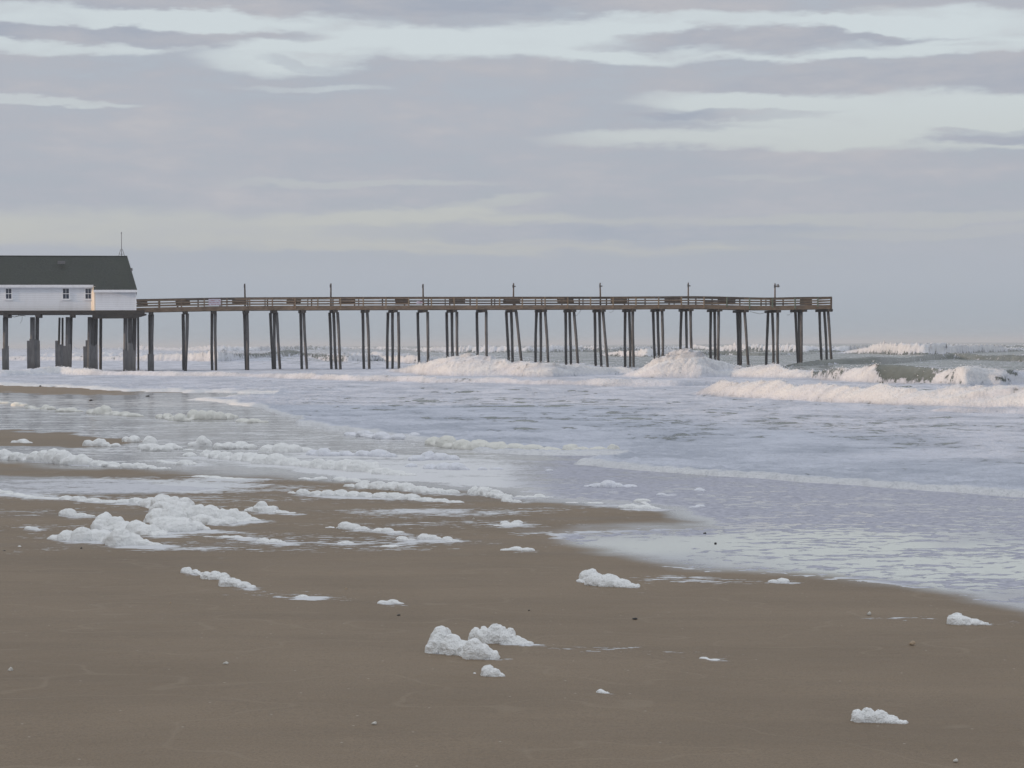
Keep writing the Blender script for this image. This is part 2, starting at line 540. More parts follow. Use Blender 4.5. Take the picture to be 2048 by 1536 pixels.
def mat_plain(name, col, rough=0.6, var=0.12, scale=3.0, bmp=0.0, metal=0.0):
    m, g, out = new_mat(name)
    P = pos_of(g)
    n = g.noise(P, scale, 4, 0.6).outputs['Fac']
    c2 = tuple(x * (1 - var * 2) for x in col[:3]) + (1,)
    c = g.mix(g.ss(n, 0.35, 0.7), col, c2)
    principled(g, out, col=c, rough=rough, normal=bump(g, n, bmp, 0.02), metal=metal)
    return m


def mat_wall():
    m, g, out = new_mat('white_siding')
    P = pos_of(g)
    z = g.n('ShaderNodeSeparateXYZ', {0: P}).outputs[2]
    saw = g.m('FRACT', g.m('MULTIPLY', z, 5.5))
    n = g.noise(g.n('ShaderNodeMapping', {'Vector': P, 'Scale': (1, 1, 0.25)}).outputs[0], 1.6, 4, 0.6).outputs['Fac']
    c = g.mix(g.ss(n, 0.4, 0.75), (0.78, 0.80, 0.84, 1), (0.71, 0.725, 0.76, 1))
    c = g.mix(g.ss(saw, 0.80, 1.0, 0.0, 0.5), c, (0.30, 0.31, 0.33, 1))
    principled(g, out, col=c, rough=0.6, normal=bump(g, saw, 0.3, 0.02))
    return m


def mat_roof():
    m, g, out = new_mat('dark_shingles')
    P = pos_of(g)
    n = g.noise(P, 7.0, 4, 0.7).outputs['Fac']
    n2 = g.noise(P, 0.7, 3, 0.6).outputs['Fac']
    z = g.n('ShaderNodeSeparateXYZ', {0: P}).outputs[2]
    row = g.m('FRACT', g.m('MULTIPLY', z, 7.0))
    c = g.mix(g.ss(n, 0.3, 0.7), (0.032, 0.040, 0.040, 1), (0.060, 0.070, 0.068, 1))
    c = g.mix(g.ss(n2, 0.4, 0.7, 0.0, 0.5), c, (0.045, 0.055, 0.048, 1))
    c = g.mix(g.ss(row, 0.8, 1.0, 0.0, 0.4), c, (0.018, 0.022, 0.022, 1))
    principled(g, out, col=c, rough=0.9, normal=bump(g, n, 0.4, 0.03), spec=0.2)
    return m


def mat_sign():
    m, g, out = new_mat('faded_sign')
    P = pos_of(g)
    n = g.noise(P, 7.0, 3, 0.6).outputs['Fac']
    z = g.n('ShaderNodeSeparateXYZ', {0: P}).outputs[2]
    rows = g.m('PINGPONG', g.m('MULTIPLY', z, 1.0), 0.09)
    t = g.m('MULTIPLY', g.ss(rows, 0.035, 0.055), g.ss(n, 0.40, 0.52))
    c = g.mix(t, (0.56, 0.56, 0.64, 1), (0.42, 0.20, 0.24, 1))
    principled(g, out, col=c, rough=0.5)
    return m


M = {}
M['beach'] = mat_beach()
M['sea'] = mat_sea()
M['foam'] = mat_foam()
M['foam_cream'] = mat_foam('cream_foam', (0.74, 0.73, 0.68, 1), 0.3)
M['foam_sea'] = mat_foam('sea_foam', (0.76, 0.77, 0.82, 1), 0.25)
M['pile'] = mat_wood('weathered_piling', (0.085, 0.085, 0.091, 1), (0.150, 0.148, 0.150, 1), wetline=2.2)
M['sleeve'] = mat_wood('grey_sleeve', (0.12, 0.122, 0.13, 1), (0.18, 0.18, 0.185, 1), wetline=1.4, wetcol=(0.07, 0.07, 0.072, 1))
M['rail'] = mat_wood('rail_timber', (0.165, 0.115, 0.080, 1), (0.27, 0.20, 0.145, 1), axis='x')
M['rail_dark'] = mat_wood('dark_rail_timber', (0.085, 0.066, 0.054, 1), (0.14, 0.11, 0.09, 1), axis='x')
M['panel'] = mat_wood('panel_timber', (0.135, 0.095, 0.066, 1), (0.20, 0.145, 0.105, 1), axis='x')
M['post'] = mat_wood('tan_post', (0.20, 0.150, 0.105, 1), (0.29, 0.225, 0.16, 1))
M['post_green'] = mat_wood('green_post', (0.12, 0.15, 0.12, 1), (0.19, 0.22, 0.18, 1))
M['beam'] = mat_wood('dark_beam', (0.040, 0.036, 0.036, 1), (0.075, 0.068, 0.064, 1), axis='x')
M['pole'] = mat_wood('lamp_pole_wood', (0.10, 0.078, 0.066, 1), (0.17, 0.13, 0.11, 1))
M['wall'] = mat_wall()
M['cream'] = mat_plain('sun_tinted_boards', (0.74, 0.67, 0.58, 1), 0.7, 0.05)  # warm sunlight on the angled return wall, painted into its base colour
M['trim'] = mat_plain('white_trim', (0.80, 0.81, 0.84, 1), 0.5, 0.05)
M['roof'] = mat_roof()
M['glass'] = mat_plain('dark_pane', (0.035, 0.045, 0.075, 1), 0.12, 0.2)
M['spray'] = mat_plain('spray_flecks', (0.82, 0.83, 0.86, 1), 0.8, 0.05)
M['metal'] = mat_plain('grey_metal', (0.16, 0.16, 0.17, 1), 0.5, 0.1, metal=0.6)
M['sign'] = mat_sign()
M['dark_stone'] = mat_plain('dark_stone', (0.022, 0.02, 0.02, 1), 0.35, 0.2, 60)
M['shell'] = mat_plain('tan_shell', (0.48, 0.36, 0.24, 1), 0.5, 0.2, 80, 0.3)
M['white_shell'] = mat_plain('white_shell', (0.66, 0.63, 0.57, 1), 0.5, 0.2, 80, 0.3)
M['dune'] = mat_plain('dune_sand', (0.30, 0.26, 0.20, 1), 0.9, 0.15, 0.6, 0.4)

# ------------------------------------------------------------------ shore outlines (traced in image pixel coordinates)
SEA_EDGE = [(-700, 752), (0, 770), (130, 774), (260, 783), (420, 785), (548, 788), (430, 796), (370, 799), (450, 806), (520, 818), (585, 838), (600, 851),
            (700, 866), (850, 884), (960, 905), (1100, 912), (1250, 912), (1145, 929), (1300, 944), (1500, 958), (1700, 972), (2048, 996), (2700, 1050),
            (3600, 1110), (7000, 1330), (7000, 600), (-2500, 600), (-2500, 700)]
FILM = [(-900, 785), (0, 783), (220, 792), (420, 780), (560, 775), (700, 800), (1300, 860), (2048, 940), (3000, 990), (7000, 1250), (7000, 1760), (3000, 1345), (2300, 1270),
        (2048, 1240), (1900, 1206), (1750, 1182), (1600, 1164), (1400, 1152), (1250, 1128), (1130, 1108), (1070, 1085), (1050, 1066), (1180, 1052), (1400, 1046),
        (1330, 1022), (1150, 1004), (980, 984), (800, 966), (560, 950), (330, 938), (0, 922), (-900, 900)]
SAND_TONGUE = [(-900, 840), (0, 858), (150, 868), (300, 884), (180, 893), (0, 888), (-900, 884)]
POOL = [(-900, 950), (0, 953), (180, 955), (330, 968), (460, 982), (300, 990), (120, 992), (0, 990), (-900, 988)]
SAND_BAR = [(-900, 750), (0, 768), (150, 775), (260, 790), (120, 789), (0, 784), (-900, 775)]

# foam clumps traced in image pixels: mounds (px, base row, half width, height), label, kind of foam
CL = [
    # big heap and its neighbours
    ([(110, 1082, 14, 10), (130, 1083, 18, 20), (160, 1085, 22, 29), (185, 1084, 20, 23), (203, 1084, 18, 22), (235, 1094, 25, 36), (220, 1090, 16, 24), (256, 1092, 24, 24), (283, 1093, 22, 13), (305, 1093, 18, 5)],
     'long low foam bank in front of the largest foam heap, tapering to a point', 'foam'),
    ([(205, 1060, 20, 34), (226, 1062, 22, 28), (195, 1062, 14, 22), (243, 1064, 20, 20), (270, 1070, 24, 28), (292, 1073, 24, 22), (315, 1074, 18, 10),
      (340, 1048, 28, 34), (310, 1048, 24, 30), (328, 1064, 28, 30), (356, 1066, 30, 30), (382, 1063, 24, 19), (402, 1062, 18, 8),
      (298, 1016, 18, 20), (320, 1020, 22, 31), (345, 1020, 20, 26), (366, 1018, 18, 22), (322, 1034, 26, 30), (360, 1036, 26, 32),
      (388, 1045, 24, 33), (417, 1046, 24, 35), (442, 1046, 22, 27), (462, 1044, 18, 25), (482, 1044, 18, 19), (502, 1044, 16, 9), (402, 1052, 22, 22), (432, 1052, 16, 13), (456, 1050, 16, 15)],
     'largest heaped foam mass on the beach, many rounded white mounds piled together', 'foam'),
    ([(60, 998, 14, 5), (85, 998, 14, 4), (130, 1001, 14, 9), (155, 1003, 18, 10), (185, 1005, 18, 8), (215, 1006, 18, 6), (245, 1008, 18, 9), (270, 1008, 16, 12), (287, 1010, 12, 12)],
     'thin foam ridge running along the sand into the back of the largest heap', 'foam'),
    ([(-8, 988, 14, 9), (12, 989, 14, 8), (33, 992, 16, 5), (50, 995, 16, 4)], 'low foam ridge at the edge of the shallow pool behind the largest heap', 'foam'),
    ([(124, 1034, 9, 13), (137, 1034, 13, 16), (158, 1035, 14, 9), (178, 1035, 12, 4)], 'small foam clump with a tail standing alone beside the largest heap', 'foam'),
    ([(500, 1025, 12, 9), (520, 1026, 15, 21), (540, 1027, 16, 14), (562, 1028, 16, 6), (582, 1029, 10, 3)], 'peaked foam clump just beyond the tip of the largest heap', 'foam'),
    ([(55, 1060, 8, 7), (68, 1060, 10, 5)], 'little foam dab alone on the sand beside the largest heap', 'foam'),
    ([(38, 1096, 5, 5)], 'tiny foam dot on sand below the long low bank', 'foam'),
    ([(525, 1087, 13, 11), (548, 1088, 14, 9), (563, 1088, 9, 5)], 'small two-peaked foam clump at the end of a thin foam line', 'foam'),
    ([(450, 1077, 16, 5), (470, 1078, 16, 6), (492, 1079, 14, 4), (415, 1076, 14, 3)], 'thin beaded foam line leading away from the largest heap', 'foam'),
    # sand clumps
    ([(371, 1149, 11, 14), (388, 1150, 11, 9), (400, 1151, 8, 6), (412, 1161, 11, 17), (428, 1162, 14, 18), (446, 1162, 12, 15), (450, 1176, 13, 20), (468, 1176, 14, 17), (486, 1177, 14, 12), (502, 1178, 9, 6)],
     'row of three joined foam humps stepping diagonally down the bare sand', 'foam'),
    ([(605, 1198, 12, 8), (590, 1197, 9, 3), (622, 1198, 9, 3)], 'flat foam scrap at the end of the trail from three humps', 'foam'),
    ([(765, 1210, 11, 8), (785, 1210, 13, 10), (798, 1210, 10, 5)], 'lone shallow foam dome between the three humps and twin clumps', 'foam'),
    ([(865, 1308, 12, 24), (874, 1308, 18, 38), (882, 1306, 21, 55), (903, 1311, 22, 40), (926, 1312, 20, 31), (948, 1320, 20, 41), (966, 1320, 20, 30), (986, 1320, 14, 15)],
     'large foam clump with a tall hump and a rounded front lobe, low on the sand', 'foam'),
    ([(951, 1285, 11, 27), (968, 1288, 18, 30), (991, 1288, 20, 38), (1010, 1289, 20, 27), (1030, 1290, 18, 14), (1050, 1290, 14, 6)],
     'two-peaked foam clump with a long trailing tail behind the tall humped clump', 'foam'),
    ([(975, 1354, 13, 21), (988, 1355, 13, 16), (1003, 1355, 8, 6)], 'small rounded foam clump just in front of the tall humped clump', 'foam'),
    ([(949, 1349, 4, 4)], 'tiny foam bead beside the small rounded clump', 'foam'),
    ([(1202, 1388, 9, 9), (1213, 1389, 8, 5)], 'tiny wedge of foam alone on bare sand, beyond the small rounded clump', 'foam'),
    ([(1180, 1164, 20, 23), (1192, 1173, 20, 24), (1218, 1175, 24, 24), (1243, 1176, 20, 16), (1263, 1177, 16, 8), (1160, 1166, 6, 6)],
     'slug-shaped foam clump with a curled head beside the mirror-wet sand', 'foam'),
    ([(1718, 1446, 12, 25), (1738, 1446, 18, 28), (1760, 1447, 18, 24), (1782, 1448, 18, 14), (1803, 1449, 14, 7)], 'wedge-shaped foam clump alone, lowest of all on the sand', 'foam'),
    ([(1548, 1165, 12, 5), (1567, 1166, 13, 9)], 'small foam cone at the rim of the mirror-wet sand', 'foam'),
    ([(1910, 1250, 12, 19), (1927, 1251, 18, 18), (1950, 1251, 18, 11), (1968, 1251, 12, 5), (1915, 1232, 10, 5)], 'foam clump with a flat cap where wet sand meets the frame edge', 'foam'),
    ([(1408, 1319, 10, 5), (1428, 1322, 14, 3)], 'thin foam sliver on sand past the end of the trailing tail', 'foam'),
    ([(660, 1058, 11, 4), (690, 1060, 15, 16), (705, 1061, 16, 13), (725, 1062, 13, 8)], 'smooth foam hump, first of five small clumps in a loose row', 'foam'),
    ([(757, 1066, 12, 9), (775, 1067, 13, 11), (795, 1068, 14, 5)], 'foam clump second in the loose row of five small clumps', 'foam'),
    ([(803, 1081, 12, 8), (820, 1082, 12, 4)], 'low foam clump before the pair ending the loose row', 'foam'),
    ([(848, 1081, 13, 13), (862, 1081, 13, 11), (876, 1081, 8, 6)], 'rounded foam dome, fourth in the loose row of five', 'foam'),
    ([(894, 1083, 11, 10), (910, 1084, 9, 5)], 'small foam dome ending the loose row of five', 'foam'),
    ([(690, 1089, 17, 6)], 'flat foam pat just below the smooth hump of the loose row', 'foam'),
    ([(778, 1096, 21, 5)], 'flat foam pat below the second clump of the loose row', 'foam'),
    ([(1010, 1050, 10, 8), (1035, 1050, 12, 9), (1020, 1054, 20, 7), (995, 1054, 12, 3)], 'small double-crested foam clump at the tip of the dark sand tongue', 'foam'),
    ([(1013, 1103, 15, 5), (1033, 1103, 15, 9), (1055, 1104, 15, 8)], 'low foam clump at the near tip of the mirror-wet sand', 'foam'),
    # ridges nearer the water
    ([(605, 991, 15, 12), (583, 988, 9, 5), (632, 992, 14, 10), (655, 994, 14, 13), (680, 994, 16, 14), (705, 995, 16, 12), (730, 996, 16, 11), (760, 998, 18, 12), (790, 999, 20, 13), (820, 1001, 20, 12), (850, 1004, 20, 8), (880, 1006, 20, 8), (910, 1008, 18, 6)],
     'long narrow foam ridge on dark sand, the one nearest the loose row', 'foam'),
    ([(700, 975, 13, 6), (725, 977, 18, 12), (755, 980, 20, 16), (785, 982, 22, 17), (810, 984, 22, 17), (840, 986, 22, 13), (870, 988, 22, 11), (900, 989, 20, 9)],
     'lumpy foam ridge just behind the long narrow ridge', 'foam'),
    ([(950, 991, 14, 16), (970, 993, 18, 18), (990, 997, 18, 16), (1010, 999, 16, 10), (1015, 1006, 12, 11), (1032, 1007, 13, 6)], 'swollen foam clump at the end of the lumpy foam ridge', 'foam'),
    ([(1040, 996, 12, 4), (1060, 997, 16, 5), (1078, 996, 12, 8), (1096, 997, 13, 4)], 'small foam crest between the swollen clump and thin film of water', 'foam'),
    ([(680, 963, 15, 9), (705, 965, 16, 9), (728, 966, 12, 5)], 'small foam mound above the start of the lumpy ridge', 'foam'),
    ([(608, 960, 13, 5), (640, 961, 16, 7)], 'flat foam strip above the lumpy ridge, beside the small mound', 'foam'),
    ([(400, 955, 20, 4), (425, 957, 18, 5), (450, 959, 20, 4), (475, 960, 16, 4)], 'thin foam strip on dark sand beyond the largest heap', 'foam'),
    ([(1245, 1019, 9, 8), (1262, 1019, 20, 11), (1288, 1020, 18, 9), (1310, 1020, 14, 5), (1285, 1006, 18, 8)], 'two-tiered foam clump at the tip of the dark sand', 'foam'),
    ([(1180, 975, 12, 5), (1195, 975, 13, 8), (1217, 976, 16, 15), (1236, 976, 12, 9), (1260, 975, 16, 5)], 'pointed foam clump on the water film behind the two-tiered clump', 'foam_sea'),
    ([(1400, 984, 11, 8)], 'small foam cone floating on the thin water film', 'foam_sea'),
    ([(1323, 992, 10, 6), (1345, 992, 10, 3)], 'small flat foam pat on thin water between two cones', 'foam_sea'),
    ([(1401, 1015, 11, 6), (1385, 1016, 9, 3)], 'small foam pat on the film below the floating cone', 'foam_sea'),
    ([(1145, 1008, 20, 3), (1190, 1009, 22, 4), (1215, 1010, 18, 2)], 'thin foam line on sand before the two-tiered clump', 'foam'),
    # long bank at the edge of the wet sand
    ([(-20, 918, 18, 16), (5, 919, 18, 20), (30, 921, 16, 16), (45, 922, 15, 14), (68, 924, 16, 22), (85, 925, 18, 25), (104, 926, 20, 28), (122, 928, 20, 28), (140, 930, 16, 20), (160, 930, 16, 22), (172, 931, 14, 16)],
     'tall foam bank on the wet sand running out of the frame', 'foam'),
    ([(195, 933, 18, 12), (220, 934, 18, 10), (250, 937, 16, 11), (275, 937, 18, 11), (298, 938, 14, 7), (325, 939, 16, 4)], 'low tail of foam continuing from the tall foam bank', 'foam'),
    ([(175, 893, 11, 13), (195, 893, 13, 16), (210, 893, 9, 9), (230, 893, 10, 6)], 'rounded foam clump at the tip of the brown sand tongue', 'foam'),
    ([(28, 886, 8, 5), (43, 886, 12, 8), (55, 887, 9, 4)], 'small foam cone on the brown sand tongue', 'foam'),
    ([(251, 884, 8, 11), (265, 885, 13, 14)], 'small oval foam clump behind the rounded one', 'foam'),
    ([(297, 894, 15, 22), (285, 898, 12, 10), (300, 902, 20, 15), (322, 903, 18, 12), (340, 900, 15, 14), (355, 900, 10, 8)], 'pointed foam clump with a low rounded front on thin water', 'foam'),
    ([(386, 893, 11, 9), (403, 893, 12, 22), (414, 893, 9, 14)], 'steep peaked foam clump standing alone in the thin water', 'foam'),
    ([(377, 914, 14, 9)], 'small foam dome in front of the steep peaked clump', 'foam'),
    ([(376, 902, 13, 4)], 'flat foam pat right under the steep peaked clump', 'foam'),
    ([(350, 928, 10, 4), (368, 930, 16, 10), (385, 931, 10, 6), (322, 925, 10, 5)], 'shallow foam mound between the low tail and broad front bank', 'foam'),
    ([(437, 899, 13, 12), (455, 899, 15, 14), (480, 898, 17, 15), (500, 899, 14, 11)], 'foam bank behind the broad front bank, beside the steep peak', 'foam'),
    ([(535, 905, 17, 15), (560, 906, 19, 20), (585, 906, 18, 17), (610, 905, 15, 11)], 'humped foam bank behind the middle of the broad front bank', 'foam'),
    ([(411, 914, 11, 14), (430, 918, 14, 17), (450, 920, 16, 17), (475, 922, 18, 16), (500, 924, 20, 19), (522, 929, 20, 20), (550, 930, 22, 23), (580, 932, 20, 17), (604, 934, 16, 12)],
     'broad front bank of foam, long and lumpy, lying on thin water', 'foam'),
    ([(616, 936, 15, 13), (635, 938, 17, 22), (660, 940, 18, 19), (690, 942, 22, 23), (715, 945, 22, 25), (740, 946, 22, 21), (765, 950, 22, 14), (792, 952, 20, 10), (816, 953, 16, 6)],
     'second broad foam bank continuing from the broad front bank', 'foam'),
    ([(625, 910, 13, 10), (645, 912, 15, 15), (668, 912, 12, 8)], 'small foam hump behind the start of the second broad bank', 'foam_sea'),
    ([(690, 911, 14, 9), (725, 912, 16, 11), (757, 913, 22, 14), (780, 914, 12, 7)], 'low foam hump behind the middle of the second broad bank', 'foam_sea'),
    ([(835, 921, 16, 10), (856, 919, 15, 16), (880, 920, 18, 14), (905, 920, 13, 9)], 'frothy foam mound between the surf foam and a lower mound', 'foam_sea'),
    ([(822, 934, 13, 7)], 'little foam dab at the end of the second broad bank', 'foam_sea'),
    ([(862, 938, 16, 9), (887, 939, 18, 13), (912, 940, 17, 14), (930, 940, 10, 5)], 'lower foam mound in front of the frothy mound', 'foam_sea'),
    ([(965, 940, 10, 6)], 'low foam dab beside the end of the lower foam mound', 'foam_sea'),
    ([(993, 939, 14, 4)], 'flat foam dab between the lower mound and the swash tip', 'foam_sea'),
    ([(1098, 943, 9, 5)], 'small foam dab just short of the swash tip', 'foam_sea'),
    # cream clumps further off
    ([(-5, 807, 12, 5), (12, 807, 10, 4)], 'far cream foam scrap at the frame edge by the sand bar', 'foam_cream'),
    ([(32, 812, 12, 8), (47, 812, 8, 5)], 'far cream foam scrap, second in the distant row', 'foam_cream'),
    ([(60, 817, 12, 6), (75, 819, 8, 4)], 'far cream foam scrap, third in the distant row', 'foam_cream'),
    ([(90, 819, 9, 10), (101, 820, 9, 8)], 'far cream foam knob, fourth in the distant row', 'foam_cream'),
    ([(122, 824, 13, 8), (140, 824, 12, 9), (158, 824, 8, 4)], 'far cream foam clump, fifth in the distant row', 'foam_cream'),
    ([(182, 828, 11, 10), (196, 829, 13, 15), (210, 829, 12, 18), (228, 830, 12, 8), (248, 832, 14, 9), (266, 834, 14, 8), (280, 834, 8, 4)], 'cream foam clump with a tall end and a long low tail', 'foam_cream'),
    ([(318, 836, 9, 8), (333, 838, 11, 12), (345, 842, 9, 11), (358, 843, 13, 17), (372, 843, 9, 6), (385, 838, 13, 20), (402, 840, 15, 20), (420, 840, 14, 20), (438, 840, 13, 17), (455, 838, 12, 12), (468, 836, 8, 6)],
     'widest cream foam heap on thin water beyond the white clumps', 'foam_cream'),
    ([(485, 845, 15, 8), (507, 846, 15, 9), (528, 846, 10, 5)], 'low cream foam clump at the end of the widest cream heap', 'foam_cream'),
    # frothy ridges riding at the edge of the sea
    ([(700, 871, 13, 7), (728, 873, 17, 12), (762, 878, 18, 14), (795, 879, 15, 11), (828, 878, 12, 13)], 'irregular froth ridge where the sea sheet meets thin water', 'foam_sea'),
    ([(868, 890, 18, 16), (893, 895, 22, 24), (925, 899, 22, 20), (958, 901, 24, 21), (993, 903, 24, 19), (1030, 904, 24, 17), (1065, 905, 24, 16), (1100, 907, 24, 12)], 'longest froth bank on the sea edge, cream coloured throughout', 'foam_cream'),
    ([(1142, 904, 16, 15), (1166, 906, 17, 12), (1198, 907, 20, 13), (1226, 905, 12, 17)], 'froth bank with a raised end beside the advancing swash', 'foam_cream'),
]

uu = np.concatenate([[-30, -12, -5, -2.5, -1.5, -1.0, -0.7, -0.5, -0.42], np.linspace(-0.36, 0.36, 640), np.linspace(0.37, 0.8, 60), [1.0, 1.5, 2.5, 5, 12, 30]])


def build_beach():
    yy = np.concatenate([[-200, -80, -30, -10, 0, 3, 5], np.geomspace(6.5, 260, 900), np.geomspace(275, 12000, 30)])
    U, Y = np.meshgrid(uu, yy)
    W = np.maximum(Y, 6.0)
    X = np.sign(U) * (np.minimum(np.abs(U), 0.42) * W + np.maximum(np.abs(U) - 0.42, 0) * np.minimum(W, 500))
    Z = zs(X, Y)
    Z = Z + 0.012 * fbm2(X / 3.0, Y / 5.0, 3, 5) * sstep(30 - Y, 0, 20) + 0.02 * fbm2(X / 9.0, Y / 9.0, 2, 8)
    wet = np.zeros_like(Z); lace = np.zeros_like(Z); white = np.zeros_like(Z); mirror = np.zeros_like(Z)
    k = (Y > 6) & (Y < 262)
    px, py = proj(X[k], Y[k], Z[k])
    dpx = 80 * fbm2(X[k] / 1.6, Y[k] / 2.2, 5, 21, 0.6)
    dpy = 20 * fbm2(X[k] / 1.3, Y[k] / 2.0, 5, 33, 0.6)
    qx, qy = px + dpx, py + dpy
    film = poly_sd(qx, qy, FILM, 4.0)
    tong = poly_sd(qx, qy, SAND_TONGUE, 4.0)
    pool = poly_sd(qx, qy, POOL, 4.0)
    bar = poly_sd(qx, qy, SAND_BAR, 4.0)
    soft = sstep(px, 950, 1100) * sstep(py, 1030, 1075)
    w = sstep(film, -75, 34) * (1 - soft) + sstep(film, -70, 150) ** 1.3 * soft
    w = w * (1 - sstep(tong, -12, 14)) * (1 - sstep(bar, -10, 12))
    w = np.maximum(w, 0.75 * sstep(pool, -16, 16))
    # general dampness: sand nearer to the sea is glossier
    damp = 0.22 * sstep(-py, -1350, -1000) + 0.06
    wet[k] = np.maximum(w, damp)
    # lace density
    la = 0.12 + 0.0 * px
    band = np.exp(-((py - (1068 + 0.02 * px)) / 34.0) ** 2) * sstep(-px, -1150, -150)
    la = la + 0.30 * band
    la = la + 0.27 * np.exp(-((py - 1000 - 0.01 * px) / 36.0) ** 2) * sstep(-px, -1300, -700)
    la = la + 0.26 * np.exp(-((py - 968 - 0.01 * px) / 22.0) ** 2) * sstep(-px, -900, -100)
    # bubbles rafted on the mirror
    core = sstep(film, 10, 60) * sstep(px, 980, 1150)
    rim = sstep(py - (940 + 0.045 * (px - 1145)), 0, 30)
    fl = 0.80 - 0.24 * sstep(py, 1030, 1100) + 0.16 * np.exp(-((py - 1150 - 0.05 * (px - 1500)) / 34.0) ** 2) * sstep(px, 1350, 1600) - 0.16 * sstep(py, 1170, 1230)
    fl = fl - 0.28 * np.exp(-((px - 1250) / 260.0) ** 2 - ((py - 1100) / 40.0) ** 2)
    la = np.where(core > 0.02, la * (1 - core) + core * fl, la)
    core2 = sstep(film, 6, 40) * sstep(-px, -1150, -980)
    fl2 = 0.57 + 0.30 * sstep(py, 905, 935) * sstep(px, 350, 700) + 0.12 * sstep(-px, -700, 0) * 0
    la = np.where(core2 > 0.02, la * (1 - core2) + core2 * fl2, la)
    # thin smears trailing to leeward of the foam clumps
    for (cx, cy, rx, ry, a) in [(1150, 1297, 150, 10, 0.30), (1260, 1302, 300, 16, 0.16), (1420, 1319, 130, 12, 0.25), (1330, 1157, 120, 12, 0.34), (1480, 1164, 130, 9, 0.28),
                                (560, 1188, 120, 10, 0.34), (1800, 1236, 110, 7, 0.5), (2010, 1245, 90, 9, 0.35), (620, 1077, 200, 14, 0.25), (900, 1025, 260, 9, 0.45),
                                (240, 975, 260, 18, 0.35), (420, 965, 200, 14, 0.3), (1040, 1060, 230, 26, 0.26), (420, 1098, 60, 5, 0.4), (150, 1097, 70, 6, 0.3),
                                (310, 1098, 60, 5, 0.4), (750, 1095, 260, 10, 0.25), (640, 1198, 80, 6, 0.3), (780, 1205, 60, 8, 0.25), (1250, 1015, 200, 14, 0.2)]:
        la = la + a * np.exp(-((qx - cx) / rx) ** 2 - ((py - cy) / ry) ** 2)
    for (lumps, _l, mt_) in CL:
        for (cx, cy, hw, hh) in lumps:
            if cy > 905:
                bx_ = (np.abs(px - cx) < hw * 5) & (np.abs(py - cy) < 14)
                la[bx_] += 0.20 * np.exp(-((px[bx_] - cx - hw * 1.1) / (hw * 2.4)) ** 2 - ((py[bx_] - cy + 0.5) / 3.6) ** 2)
    la = la + 0.12 * np.exp(-((film + 8) / 22.0) ** 2) * sstep(px, 900, 1200)
    la = la * (1 - 0.8 * sstep(tong, -4, 10)) * (1 - 0.8 * sstep(bar, -4, 8))
    lace[k] = la
    mirror[k] = 0.32 + 0.68 * sstep(px, 700, 1150) * sstep(py, 930, 1000) * sstep(film, -10, 60)
    white[k] = np.maximum(1 - core, 0) * (0.6 + 0.4 * core2)
    return tag(grid_mesh('beach', X, Y, Z, M['beach'], {'wet': wet, 'lace': lace, 'white': white, 'mirror': mirror}), kind='structure')


def table(px, knots, vals):
    return np.interp(px, knots, vals)


